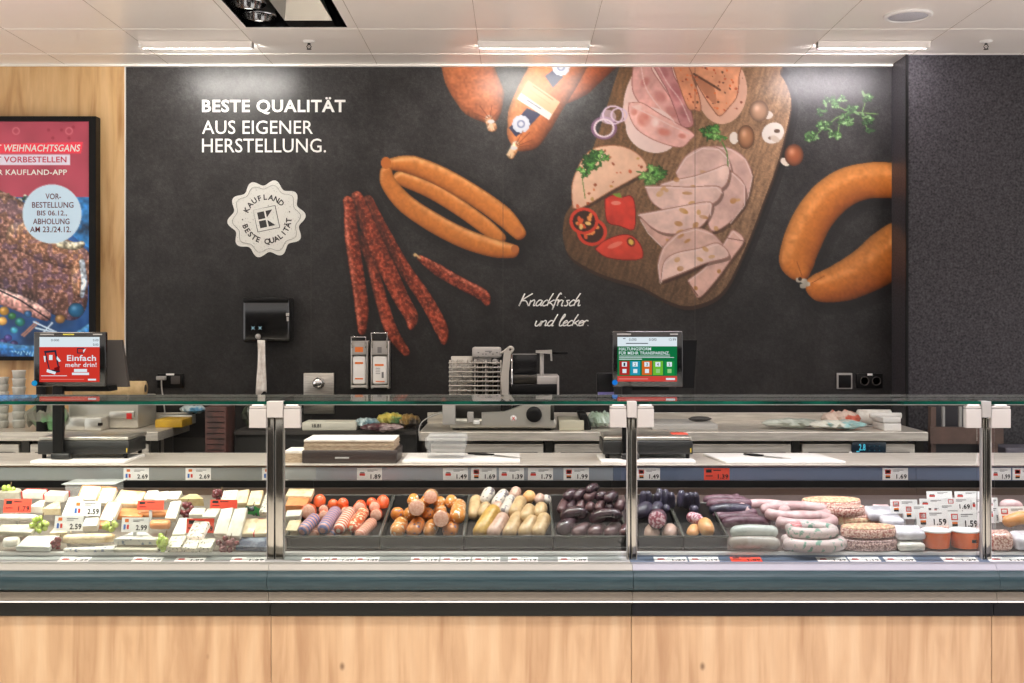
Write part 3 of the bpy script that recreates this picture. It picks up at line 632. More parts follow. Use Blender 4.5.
# handwriting "Knackfrisch und lecker." drawn with a brush
GL = {'K': ([[(1.5, 10), (0, 0)], [(6.5, 10), (1, 4.6), (3.6, 4), (6, 0)]], 6.6), 'n': ([[(0, 4.6), (-.3, 0)], [(0, 3), (1.8, 4.8), (2.6, 3.6), (2.5, .2), (3.6, .8)]], 3.9), 'a': ([[(3.2, 4.4), (1.4, 4.6), (0, 1.8), (1, 0), (2.8, 2), (3.4, 4.6), (3, .3), (4, .8)]], 4.1),
      'c': ([[(3, 4), (2, 4.8), (.2, 2.4), (.8, .1), (3.2, 1)]], 3.3), 'k': ([[(1.8, 10.2), (.4, 5), (0, 0)], [(3.4, 5), (.8, 2.4), (2, 2), (3.8, 0)]], 3.7), 'f': ([[(3.4, 9.2), (2.4, 10.2), (1.2, 6), (.2, -3)], [(0, 4.4), (3, 5)]], 2.7),
      'r': ([[(0, 4.6), (0, 0)], [(0, 2.8), (1.4, 4.8), (2.8, 4.2)]], 2.6), 'i': ([[(.4, 4.6), (0, .4), (1, .4)], [(.9, 6.8), (1.1, 7.0)]], 1.7), 's': ([[(2.6, 4.6), (.8, 4.2), (2, 2.2), (1.6, .2), (0, .4)]], 3.0), 'h': ([[(2, 10.2), (.4, 5), (0, 0)], [(.2, 2.6), (2, 4.8), (2.6, 3), (2.6, .2), (4, .8)]], 3.9),
      'u': ([[(.4, 4.6), (.2, 1), (1.4, 0), (3, 2), (3.4, 4.6), (3, .4), (4, .6)]], 4.1), 'd': ([[(3.2, 4.2), (1.4, 4.6), (0, 1.8), (1, 0), (2.8, 2), (4.6, 10.2), (3.2, 3), (3, 0), (4, .6)]], 4.2), 'l': ([[(0, 3), (2.2, 8.4), (1.8, 10.2), (.6, 6), (.4, 1), (1.4, 0), (2.4, 1)]], 2.4),
      'e': ([[(.2, 2), (2.4, 3.4), (1.8, 4.8), (.3, 3), (.8, .2), (3, 1)]], 3.0), '.': ([[(.6, .3), (.8, .5)]], 1.5), ' ': ([], 3.0)}
def hand(mb, s, x0, yb, x1, sc, slant=.22, w=.0040):
    tot = sum(GL[c][1] for c in s); kx = (x1-x0)/tot; x = x0
    for ch in s:
        for st in GL[ch][0]:
            P = [(x+(p[0]+p[1]*slant)*kx, yb-p[1]*sc) for p in st]; P = cr(P, 4) if len(P) > 2 else P
            mb.tube([(X(p[0], TY), TY, Z(p[1], TY)) for p in P], w, 6, 0)
        x += GL[ch][1]*kx
mb = MB(); hand(mb, 'Knackfrisch', 519, 306, 580, 1.25); hand(mb, 'und lecker.', 534.5, 326, 589, 1.15); 
mb.build('handwritten_slogan', M['white_print'], mural)
# scalloped seal
def seal(cx_, cy_, R, k_, n=10, ph=0., N=160):
    return [(cx_+(R+k_*math.cos(n*(t-ph)))*math.cos(t), cy_+(R+k_*math.cos(n*(t-ph)))*math.sin(t)) for t in [2*math.pi*i/N for i in range(N)]]
ph = math.radians(-77)
sx_, sy_ = 266.5, 218.8
mb = MB(); mb.wpoly(seal(sx_, sy_, 36.3, 3.0, ph=ph)[::-1], TY, .001)
se = mb.build('seal', mat('seal_white', C3(224, 224, 218), .5, c2=C3(150, 150, 146), sc=160, lo=.62, hi=.72), mural)
mb = MB(); P = seal(sx_, sy_, 32, 2.2, ph=ph); mb.tube([(X(p[0], TY), TY-.001, Z(p[1], TY)) for p in P], .0022, 4, 0, flat=.3, closed=True)
def arc_text(mb, s, R, a0, a1, h, inside):
    n = len(s)
    for i, ch in enumerate(s):
        if ch == ' ': continue
        a = math.radians(a0+(a1-a0)*i/(n-1)); px_, py_ = sx_+R*math.cos(a), sy_+R*math.sin(a)
        tx, ty = (-math.sin(a), math.cos(a)) if not inside else (math.sin(a), -math.cos(a))
        nx, ny = (math.cos(a), math.sin(a)) if not inside else (-math.cos(a), -math.sin(a))
        g = text_geo(ch, .03); cap = .70; hh = h*(g[5]-g[3])/cap; ww = h*(g[4]-g[2])/cap
        if ch in 'Q': pass
        s_ = WALL/F; u = Vector((tx, 0, -ty)); v = Vector((nx, 0, -ny)); c = Vector((X(px_, TY), TY-.001, Z(py_, TY)))
        o = c-u*(ww*s_/2)-v*(h*s_/2-(g[3])*h/cap*s_*(1 if ch == 'Q' else 0))
        mb.text(ch, o, u, v, ww*s_, hh*s_, 0, .03)
arc_text(mb, 'KAUFLAND', 21.5, -155, -47, 5.2, False)
arc_text(mb, 'BESTE QUALITÄT', 22.5, 160, 4, 5.2, True)
def rotp(pts, a=-12, c=(sx_, sy_)):
    t = math.radians(a); return [(c[0]+p[0]*math.cos(t)-p[1]*math.sin(t), c[1]+p[0]*math.sin(t)+p[1]*math.cos(t)) for p in pts]
q = 11.2; P = rotp([(-q, -q), (q, -q), (q, q), (-q, q)])
mb.tube([(X(p[0], TY), TY-.001, Z(p[1], TY)) for p in P], .0022, 4, 0, flat=.3, closed=True)
for R in ([(-8, -8), (-1, -8), (-1, -.8), (-8, -.8)], [(-8, .8), (-1, .8), (-1, 8), (-8, 8)], [(.6, -8), (7.5, -8), (.6, -1.2)], [(.6, 1.2), (7.5, 8), (.6, 8)]): mb.wpoly(rotp(R), TY-.001, .001)
for a in (178, -17): mb.wpoly(rotp([(-.6, -.6), (.6, -.6), (.6, .6), (-.6, .6)], 0, (sx_+24*math.cos(math.radians(a)), sy_+24*math.sin(math.radians(a)))), TY-.001, .001)
sub(mb, 'seal_lettering', mat('seal_ink', C3(52, 50, 50), .6), se, mural)
# ---------------------------------------------------------------- lit poster in its deep black frame
PY = WALL-.075
po = thing('poster_display', (X(20, PY), WALL-.03, Z(360, PY)), 'black framed lit poster with roast goose and preorder text on oak wall', 'poster')
pc = Canvas(-60, 121, 90, 357, 2)
gy = np.linspace(0, 1, pc.H)[:, None]
pc.a[:] = np.array([172, 66, 84])/255*(.92+.16*pc.n3[..., None])
top = int((197-121)*2)
pc.a[top:] = (np.array([26, 66, 120])/255*(.5+1.1*pc.n3[top:, :, None])+.06*pc.n2[top:, :, None])
pc.poly([(30, 197), (92, 197), (92, 250), (84, 245), (60, 225), (30, 215)], (40, 110, 170), nz=.6)
for i in range(60): pc.ell(random.uniform(0, 40), random.uniform(197, 215), random.uniform(2, 5), random.uniform(1.5, 3), random.choice([(60, 70, 80), (90, 110, 70), (30, 60, 50), (190, 190, 170)]), random.uniform(0, 180), nz=.5)
pc.ell(18, 212, 4, 3, (210, 180, 90))
# roast goose
def gt(c, s, sl, al, lt):
    n = s.n1[sl]; k = s.n2[sl]; c = np.where((k > .62)[..., None], c*.72+np.array([.04, .04, .11]), c); c = np.where((n > .72)[..., None], c*1.12+.08, c); return c*(.8+.4*s.n0[sl])[..., None]
pc.tube([(-60, 226), (-20, 232), (10, 246), (40, 266), (62, 290), (72, 308)], [40, 46, 44, 38, 26, 12], (62, 44, 50), (128, 88, 74), (196, 152, 120), nz=.6, tex=gt)
pc.tube([(20, 236), (45, 246), (66, 254), (80, 262), (80, 290)], [14, 15, 14, 12, 7], (80, 52, 48), (160, 112, 84), (222, 184, 150), nz=.6, tex=gt)
pc.tube([(-20, 292), (5, 298), (30, 308), (46, 316)], [8, 8, 8, 5], (110, 60, 60), (200, 150, 140), (238, 214, 210), nz=.9)
pc.tube([(60, 244), (75, 246), (82, 244)], [4, 4, 3], (90, 80, 60), (220, 210, 180), (240, 236, 220), nz=1.)
pc.tube([(82, 262), (84, 280), (82, 296)], [3, 3, 2], (60, 80, 120), (190, 200, 210), (230, 236, 240), nz=1.)
pc.line([(-10, 286), (20, 300), (50, 320)], 1.5, (30, 20, 30))
for x, y, r, c in ((4, 311, 5, (190, 140, 50)), (2, 321, 5, (210, 160, 80)), (12, 316, 4, (40, 110, 60)), (20, 322, 5, (30, 120, 110)), (28, 314, 4, (40, 90, 140)), (3, 342, 4, (60, 50, 120)), (8, 338, 4, (70, 60, 140)), (14, 344, 4, (50, 40, 100)), (9, 348, 4, (90, 80, 160)), (-5, 345, 4, (60, 50, 120)), (60, 319, 5, (150, 110, 60)), (76, 310, 8, (30, 90, 130)), (14, 330, 4, (60, 160, 190))): pc.ell(x, y, r, r*.9, c, dome=.4, hl=.25, nz=.3)
for P in ([(22, 335), (36, 322)], [(24, 336), (38, 323)], [(34, 322), (56, 332)], [(44, 332), (52, 323)], [(36, 328), (60, 334)]): pc.line(P, 1.6, (170, 120, 100) if P[0][0] < 30 else (200, 220, 235))
pc.tube([(-30, 340), (20, 352), (60, 348), (92, 330)], [6, 7, 7, 7], (20, 60, 120), (40, 110, 180), (110, 180, 230), nz=.5)
for i in range(26): pc.line([(12+i*2.9, 357-random.uniform(1, 6)), (13+i*2.9, 352)], 1.2, (150, 210, 240))
pc.ell(52, 214, 29.5, 29.5, (196, 220, 236))
for i in range(9):
    xx_, yy_ = random.uniform(-55, 86), random.choice([127, 130, 134, 138]); pc.ell(xx_, yy_, 1.6, 1.6, (150, 50, 66))
for xx_ in (16, 69): pc.ell(xx_, 131, 4, 4, (196, 96, 108), ring=.6)
pc.poly([(-60, 145), (83, 142), (81, 153.5), (-60, 153.5)], (236, 60, 80)); pc.poly([(-60, 154.5), (70, 154.5), (70, 165), (-60, 165)], (222, 214, 228))
pc.mesh('poster_print', attr_mat('poster_picture', .25, emit=.55), PY, parent=po, back=.004, gain=.72)
fx0, fx1, fz0, fz1 = X(-68, PY), X(96.5, PY), Z(360.5, PY), Z(116.5, PY); ix0, ix1, iz0, iz1 = X(-60, PY), X(89.5, PY), Z(356.5, PY), Z(121.5, PY)
mb = MB()
for a in ((fx0, ix0, fz0, fz1), (ix1, fx1, fz0, fz1), (ix0, ix1, fz0, iz0), (ix0, ix1, iz1, fz1)): mb.box(a[0], a[1], PY-.01, 6.586, a[2], a[3])
mb.box(ix0, ix1, PY+.01, 6.586, iz0, iz1); mb.build('frame', M['black'], po)
PT = PY-.0015
INKS = [M['white_print'], mat('poster_ink', C3(96, 34, 50), .6), mat('poster_red', C3(196, 50, 80), .6)]
def line_(s, *a): MB().wtext(s, *a).build('lettering', INKS, po)
line_('T WEIHNACHTSGANS', -4.5, 144.5, 79.5, 151.5, PT, 0, .016, .15); line_('R KAUFLAND-APP', -2, 169.5, 67, 175, PT, 0, .018)
for t_, a, b, yy_ in (('VOR-', 45.5, 61, 193.5), ('BESTELLUNG', 32, 73.5, 202), ('BIS 06.12.,', 37, 67, 210.5), ('ABHOLUNG', 33, 69.5, 218.5), ('AM 23./24.12.', 30, 71, 226.5)):
    line_(t_, a, yy_, b, yy_+5.8, PT, 1, .01)
line_('T VORBESTELLEN', -4, 156.5, 66.5, 162.5, PT, 2, .016)
# ---------------------------------------------------------------- fittings on the mural wall
Y = 6.45
t = thing('towel_dispenser', (X(265.5, Y), WALL-.075, Z(343, Y)), 'black wall towel dispenser with white paper hanging from it', 'dispenser')
MB().rbox(X(242, Y), X(289.5, Y), Y, 6.599, Z(342.5, Y), Z(297, Y), .02, seg=4).build('body', M['gblack'], t)
MB().rbox(X(243, Y), X(288.5, Y), Y-.004, Y+.02, Z(303, Y), Z(297.5, Y), .006).build('top_cover', M['black'], t)
MB().lathe([(.016, 0), (.013, -.008), (.001, -.012)], (X(258, Y), Y, Z(336.5, Y)), 16, axis='y').build('outlet', M['lgrey'], t)
mb = MB(); mb.wrect(286, 313, 289, 316, Y-.003, .004); mb.wrect(286.6, 317, 288.6, 321, Y-.003, .004); mb.build('key_slot', M['lgrey'], t)
mb = MB(); 
for sx in (253, 260): mb.wpoly([(sx+2.6*math.cos(a*math.pi/4)*(1 if a % 2 else .35), 328+2.6*math.sin(a*math.pi/4)*(1 if a % 2 else .35)) for a in range(8)][::-1], Y-.003, .002)
mb.build('emblem', mat('pale_blue', C3(120, 160, 180), .4), t)
mb = MB(); vs = []; N = 14
for i in range(N):
    f = i/(N-1); yy_ = 340+f*52+(1.5 if i == N-1 else 0)
    for j in range(9):
        g = j/8; xl, xr = 258+1.4*math.sin(f*5)*.4-1.3*f, 265.5+1.6*f; x = xl+(xr-xl)*g
        vs.append((X(x, Y), Y-.012+.006*math.sin(g*11+f*3), Z(yy_+(2.5*math.sin(g*6) if i == N-1 else 0), Y)))
fs = [(i*9+j, (i+1)*9+j, (i+1)*9+j+1, i*9+j+1) for i in range(N-1) for j in range(8)]
mb.add(vs, fs, 0, True); tw = mb.build('paper_towel', M['paper'], t)
so = tw.modifiers.new('s', 'SOLIDIFY'); so.thickness = .0015
def plate(name, label, x0, y0, x1, y1, cat='socket', group=None): return thing(name, (X((x0+x1)/2, WALL), WALL-.01, Z(y1, WALL)), label, cat, group)
# steel plate with a knob
Y = 6.57
t = plate('control_plate', 'square brushed steel wall plate with a chrome knob', 303, 373, 334, 414, 'plate')
MB().rbox(X(303.5, Y), X(334, Y), Y, 6.599, Z(414, Y), Z(373, Y), .003).build('plate', M['steel'], t)
MB().lathe([(.035, .0), (.033, -.008), (.016, -.012), (.016, -.025), (.030, -.03), (.030, -.048), (.022, -.054), (.001, -.055)], (X(319, Y), Y, Z(383, Y)), 10, axis='y').build('knob', M['chrome'], t)
# two soap dispensers
lab = mat('soap_label', C3(236, 234, 230), .5)
for i, (x0, x1, yt, d) in enumerate(((350.5, 367.5, 337, 'left wall soap dispenser with orange label band near its top'), (370.5, 388.8, 333, 'right wall soap dispenser with higher arm and barcode label'))):
    Y = 6.5; t = plate('soap_dispenser', d, x0, yt, x1, 389, 'dispenser', 'soap dispensers on the mural wall')
    top = 341
    mb = MB(); mb.rbox(X(x0, Y), X(x0+1.6, Y), Y+.01, 6.599, Z(389, Y), Z(top, Y), .003); mb.rbox(X(x1-1.6, Y), X(x1, Y), Y+.01, 6.599, Z(389, Y), Z(top, Y), .003)
    mb.rbox(X(x0, Y), X(x1, Y), 6.585, 6.599, Z(388, Y), Z(top, Y), .003); mb.rbox(X(x0+.8, Y), X(x1-.8, Y), Y+.01, 6.59, Z(388, Y), Z(385.5, Y), .002)
    mb.build('bracket', M['alu'], t)
    MB().rbox(X(x0+1, Y), X(x1-1, Y), Y-.01, 6.57, Z(355, Y), Z(top, Y), .008).build('pump_head', M['lgrey'], t)
    bt = MB().rbox(X(x0+2.2, Y), X(x1-2.2, Y), Y, 6.57, Z(384.5, Y), Z(356, Y), .012, seg=3).build('bottle', lab, t)
    mb = MB(); c = (x0+x1)/2
    if i == 0:
        mb.wrect(c-4, 347, c+4, 352, Y-.0115, .002, 0); mb.wrect(c-4, 362, c+4, 364, Y-.0015, .002, 0); mb.wrect(c-4, 378, c+4, 379.4, Y-.0015, .002, 0)
    else:
        mb.wrect(c-5, 364, c+4, 366, Y-.0015, .002, 0); mb.wrect(c-4, 381, c+5, 382, Y-.0015, .002, 0); mb.wrect(c+2, 372, c+4, 378, Y-.0015, .002, 1)
        for j in range(4): mb.wrect(c-4, 368+j*1.8, c+.5, 368.5+j*1.8, Y-.0015, .002, 1)
        mb.wrect(c-2.2, 347, c+2, 353, Y-.0115, .002, 1)
    sub(mb, 'printed_label', [M['orange'], M['greyink']], bt, t)
    zt = Z(yt, Y); xa, xb = X(x0+1, Y), X(x1-1.4, Y); zb = Z(348, Y)
    MB().tube([(xa+.006, Y-.016, zb), (xa, Y-.016, zt), (xb, Y-.016, zt), (xb-.002, Y-.016, zb)], .0035, 6).build('lever_arm', M['chrome'], t)
# sockets
Y = 6.585
t = plate('wall_socket', 'double black wall socket with a plugged white cable', 157, 373, 183, 388, 'socket', 'wall sockets above the worktop')
MB().rbox(X(157, Y), X(183.5, Y), Y, 6.599, Z(388, Y), Z(373.5, Y), .003).build('plate', M['black'], t)
MB().rbox(X(171, Y), X(180, Y), Y-.004, Y, Z(384, Y), Z(376, Y), .002).build('insert', M['dgrey'], t)
MB().wrect(166, 373.5, 174, 375.3, Y-.003, .003).build('marking', M['white'], t)
t2 = t
MB().rbox(X(157.5, Y), X(167, Y), Y-.03, Y-.003, Z(380, Y), Z(376, Y), .004).build('plug', M['grey'], t2)
MB().tube(cr([(X(162.5, Y), Y-.02, Z(380, Y)), (X(162.8, Y), Y-.02, Z(388, Y)), (X(164.5, Y), Y-.02, Z(400, Y)), (X(166.5, Y), Y-.03, Z(412, Y)), (X(168, Y), Y-.03, Z(419, Y))], 5), .004, 6).build('cable', M['lgrey'], t2)
t = plate('wall_switch', 'single black wall switch with grey rim at the right end', 837, 373, 853, 389, 'switch')
MB().rbox(X(837, Y), X(852.5, Y), Y, 6.599, Z(389, Y), Z(373, Y), .003).build('frame', M['grey'], t)
MB().rbox(X(838.5, Y), X(851, Y), Y-.005, Y, Z(387.8, Y), Z(375, Y), .002).build('rocker', M['black'], t)
t = plate('wall_socket', 'double black wall socket beside the pillar edge', 856, 373, 884, 389, 'socket', 'wall sockets above the worktop')
MB().rbox(X(856.5, Y), X(883, Y), Y, 6.599, Z(388.5, Y), Z(373.5, Y), .003).build('plate', M['black'], t)
for a in (860, 872): MB().lathe([(.026, 0), (.026, -.004), (.022, -.004), (.022, .002), (.001, .002)], (X(a+4.5, Y), Y, Z(381, Y)), 20, axis='y').build('insert', M['dgrey'], t)
MB().wrect(867.5, 373.5, 872.5, 375.5, Y-.003, .003).build('marking', M['white'], t)
# ---------------------------------------------------------------- the refrigerated counter, module by module
def pY(x, y, h=0.):   # point above the sloping display deck seen at pixel x, y
    Y = (1.449-h)/((y-CY)/F+.158); return Vector((X(x, Y), Y, .691+.158*(Y-4.05)+h))
def deck(Y): return .691+.158*(Y-4.05)
EDG = [-2.75, -.855, .3977, 1.6504, 1.6504+1.2527]
DL = ['left counter section filled with cheese, grapes and price cards', 'wide counter section holding orange, beige and dark sausages in black crates', 'counter section with dark sausages, ring sausages and orange tubs', 'rightmost counter section cut off by the edge of the picture']
M['rail_l'] = mat('rail_left', C3(168, 172, 174), .32, .5); M['deck'] = mat('deck_steel', C3(150, 142, 132), .35, .6); M['deck_t'] = mat('deck_taupe', C3(118, 104, 100), .35, .6)
M['chan'] = mat('channel_grey', C3(176, 178, 178), .3, .3); M['void'] = mat('counter_dark_interior', C3(24, 23, 22), .6)
M['brown_back'] = mat('back_panel_steel', C3(124, 108, 98), .35, .7)
GAP = .0014
mods = []
for i in range(4):
    a, b = EDG[i]+GAP/2, EDG[i+1]-GAP/2; t = thing('refrigerated_counter', ((a+b)/2, 4.4, 0), DL[i], 'counter', 'counter sections in a row'); mods.append(t)
    # oak front and plinth
    MB().rbox(a, b, 3.97, 4.0, .12, Z(616, 3.97), .002, smooth=False).build('front_panel', M['wood'], t)
    MB().box(a, b, 4.02, 4.06, 0, .12).build('kick_board', M['black'], t)
    MB().rbox(a, b, 3.955, 4.0, Z(616, 3.955), Z(602.5, 3.955), .002, smooth=False).build('dark_strip', mat('dark_strip_%d' % i, C3(34, 35, 32) if i < 2 else C3(24, 25, 29), .5, spec=.15), t)
    # trim under the bumper, bumper with rounded belly, rail
    MB().prism([(3.935, Z(602.3, 3.935)), (3.925, Z(600.5, 3.925)), (3.93, Z(592, 3.93)), (4.0, Z(591, 3.93)), (4.0, Z(602.3, 3.935))], a, b, 'x').build('lower_trim', M['cream'], t)
    MB().box(a, b, 3.920, 3.935, Z(602.6, 3.92), Z(601.4, 3.92)).build('bright_edge', M['white'], t)
    MB().box(a, b, 4.056, 4.076, Z(555.2, 4.056), Z(552.3, 4.056)).build('edge_strip', M['white'], t)
    z0, z1 = Z(591.5, 3.91), Z(571.5, 3.91); zc = (z0+z1)/2; hh = (z1-z0)/2
    pr = [(3.93-.03*math.cos(q), zc+hh*math.sin(q)) for q in [math.radians(-90+15*k) for k in range(13)]]+[(4.0, z1), (4.0, z0)]
    bm_ = MB(); bm_.prism(pr, a, b, 'x', 0); bo = bm_.build('bumper', M['teal'], t)
    MB().prism([(3.925, Z(571.3, 3.93)), (3.925, Z(569.5, 3.93)), (3.94, Z(563, 3.96)), (3.99, Z(562, 3.99)), (4.0, Z(571.3, 3.93))], a, b, 'x').build('front_rail', M['rail_g'] if i < 2 else mat('front_rail_%d' % i, C3(140, 139, 149), .4), t)
    # label channel leaning back behind the glass
    MB().prism([(4.005, Z(562.5, 4.005)), (4.008, Z(561.5, 4.008)), (4.055, Z(556.6, 4.055)), (4.058, Z(552.5, 4.06)), (4.075, Z(552.5, 4.075)), (4.075, .62), (4.005, .62)], a, b, 'x').build('label_channel', M['chan'] if i < 2 else M['blue_rail'], t)
    # deck, back wall of the well
    MB().prism([(4.075, deck(4.075)), (4.72, deck(4.72)), (4.72, deck(4.72)-.02), (4.075, deck(4.075)-.02)], a, b, 'x').build('display_deck', M['deck'] if i < 1 else M['deck_t'], t)
    MB().prism([(4.72, .76), (4.735, .76), (4.735, .826), (4.715, .826), (4.715, .822), (4.72, .821)], a, b, 'x').build('well_back', M['brown_back'] if i < 2 else M['brown_back'], t)
    MB().box(a, b, 4.80, 4.83, .5, .90).build('inner_back', M['void'], t)
    MB().box(a, b, 4.06, 4.80, .55, .60).build('base_tray', M['void'], t)
    # price rail under the worktop
    zr0, zr1 = Z(480.3, 4.74), Z(466.3, 4.74)
    mb = MB().prism([(4.742, zr0), (4.728, zr0), (4.724, zr0+.005), (4.724, zr1-.003), (4.742, zr1)], a, b, 'x'); mb.build('price_rail', [mat('rail_face_%d' % i, C3(165, 170, 170) if i == 0 else C3(178, 186, 196) if i == 1 else C3(120, 134, 160), .25, .35)], t)
    mb = MB(); mb.box(a, b, 4.742, 4.83, zr1-.012, zr1); mb.build('lamp_cover', M['alu'], t)
    MB().box(a+.01, b-.01, 4.75, 4.775, zr0-.002, zr0+.01).build('lamp_tube', emis('rail_lamp_%d' % i, (1, .97, .93) if i < 2 else (1, .93, .97), 1.0), t)
    # staff worktop
    mb = MB(); zt = .925
    mb.rbox(a, b, 4.70, 5.14, zt-.0045, zt, .0015, smooth=False); mb.build('worktop', M['steel_w'], t)
    MB().box(a, b, 4.715, 4.74, zr1, zt-.0045).build('worktop_lip', mat('lip_%d' % i, C3(130, 108, 90) if i < 2 else C3(150, 138, 148), .4, .4), t)
    MB().box(a, b, 5.10, 5.13, .1, zt-.0045).build('rear_panel', M['dgrey'], t)
    # glass: upright front pane and the flat top shelf
    ga, gb = a+.03, b-.03
    if i == 0: ga = a
    g = MB(); g.box(ga, gb, 4.018, 4.0245, .668, 1.226); gp = g.build('front_glass', M['glass'], t)
    ZT = Z(401.3, 4.0)
    g = MB(); g.box(a, b, 4.0, 4.375, ZT-.010, ZT, 0)
    tp = g.build('top_glass', M['glass_top'], t)
    e = MB(); e.box(a, b, 3.9965, 3.9995, ZT-.0105, ZT+.0005); sub(e, 'glass_edge', M['gedge'], tp, t)
    e = MB(); e.box(a, b, 4.376, 4.3775, ZT-.009, ZT); sub(e, 'rear_edge', M['lgrey'], tp, t)
    e = MB(); e.box(a, b, 4.000, 4.012, ZT-.0135, ZT-.0107); sub(e, 'pane_seal', M['grey'], tp, t)
# posts and clamps at the joints (each belongs to the section on its left)
M['post'] = mat('post_mirror', C3(150, 148, 140), .12, 1.)
M['post_d'] = mat('post_dark', C3(50, 50, 50), .15, .9)
for i, (segs, cl) in enumerate((([(267.2, 274.2, 0), (275, 283.4, 0)], (249, 300)), ([(627.5, 630.6, 0), (631.2, 636.6, 0)], (610, 654)), ([(982.5, 985.5, 0), (986, 991, 0)], (966.5, 1011)))):
    Yp = 4.026; t = thing('glass_post', (X((segs[0][0]+segs[1][1])/2, Yp), Yp, .655), ('left steel glass post with two wide white clamps, between cheese and sausages', 'middle steel glass post with white clamps, below the green screen', 'right steel glass post with white clamps, beside the orange tubs')[i], 'post', 'glass posts of the counter')
    for a, b, _ in segs:
        MB().rbox(X(a, Yp), X(b, Yp), Yp, Yp+.03, .655, Z(418, Yp), .003).build('post_profile', M['post'], t)
    MB().box(X(segs[0][1], Yp), X(segs[1][0], Yp), Yp+.004, Yp+.026, .655, Z(420, Yp)).build('post_gasket', M['black'], t)
    MB().box(X(segs[0][0]-.7, Yp), X(segs[0][0], Yp), Yp+.0, Yp+.02, .655, Z(428, Yp)).build('post_gasket', M['grey'], t)
    MB().box(X(segs[1][1], Yp), X(segs[1][1]+.6, Yp), Yp+.0, Yp+.02, .655, Z(428, Yp)).build('post_gasket', M['lgrey'], t)
    m0, m1 = segs[0][0]-.5, segs[1][1]-.5 if i == 0 else segs[1][1]-1.5
    if i > 0: m0 = segs[0][0]-.3; m1 = segs[1][1]+.2
    Yc = 3.988
    yb = 428 if i == 0 else 427.5 if i == 1 else 428
    for a, b in ((cl[0], m0-.6), (m1+.6, cl[1])):
        mb = MB(); mb.rbox(X(a, Yc), X(b, Yc), Yc, 4.017, Z(yb, Yc), Z(409, Yc), .0015); mb.rbox(X(a, Yc)+.001, X(b, Yc)-.001, Yc+.002, 4.02, Z(408.6, Yc), Z(406.2, Yc), .002)
        mb.build('glass_clamp', M['lgrey'], t)
        x_ = (a+b)/2; MB().rbox(X(x_-6, Yc), X(x_+6, Yc), Yc+.003, 4.02, Z(406, Yc), Z(404.6, Yc), .001).build('clamp_pad', M['white'], t)
    mb = MB(); mb.rbox(X(m0, Yc), X(m1, Yc), Yc-.002, 4.03, Z(417.5, Yc), Z(401.5, Yc), .0015); mb.build('centre_clamp', M['grey'] if i == 2 else M['lgrey'], t)
# counter lighting
def warm(i): return (1, .95, .88) if i == 0 else (1, .95, .92) if i == 1 else (.97, .90, 1.0)
for i in range(4):
    c = (EDG[i]+EDG[i+1])/2
    area('counter_strip_light', (c, 4.09, ZT-.03), 1.15, .03, 4.8 if i == 0 else 1.5, warm(i), 120, (math.radians(28), 0, 0)).parent = None
# ---------------------------------------------------------------- price cards
M['flagr'] = M['redp']
def card_at(o, u, v, w, h, txt, label, group, red=False, th=.0012, logo='plain', name='price_card'):
    o = Vector(o); u = Vector(u).normalized(); v = Vector(v).normalized(); n = u.cross(v).normalized()
    if n.y > 0: n = -n
    mb = MB()
    c = [o, o+u*w, o+u*w+v*h, o+v*h]; vs = [p[:] for p in c]+[(p-n*th)[:] for p in c]
    mb.add(vs, [(0, 1, 2, 3), (7, 6, 5, 4), (0, 4, 5, 1), (1, 5, 6, 2), (2, 6, 7, 3), (3, 7, 4, 0)], 0)
    f = n*.0004
    def R(a, b, c_, d, m):
        q = [o+f+u*(w*a)+v*(h*b), o+f+u*(w*c_)+v*(h*b), o+f+u*(w*c_)+v*(h*d), o+f+u*(w*a)+v*(h*d)]; mb.add([p[:] for p in q], [(0, 1, 2, 3)], m)
    if red:
        R(.08, .62, .30, .88, 1); R(.36, .76, .66, .84, 1)
        R(.08, .30, .34, .38, 1)
    else:
        if logo == 'flag': R(.08, .18, .16, .52, 3); R(.2, .2, .28, .5, 2); R(.12, .68, .26, .9, 5)
        elif logo == 'stamp': R(.10, .5, .32, .86, 2); R(.13, .56, .29, .8, 0); R(.12, .14, .30, .28, 1); R(.12, .26, .30, .40, 5)
        else: R(.1, .35, .32, .55, 2); R(.12, .56, .3, .66, 4)
        R(.42, .80, .82, .85, 4); R(.42, .70, .66, .74, 4)
    if txt:
        if len(txt) > 2: mb.text(txt, o+f+u*(w*.54)+v*(h*.10), u, v, w*.41, h*.38, 1, .03)
        else: mb.text(txt, o+f+u*(w*.76)+v*(h*.12), u, v, w*.2, h*.34, 1, .03)
    ob = mb.build(name, [M['redcard'] if red else M['card'], M['ink'], M['redp'], M['bluep'], M['greyink'], M['orange']])
    return tag(ob, label, 'price card', group)
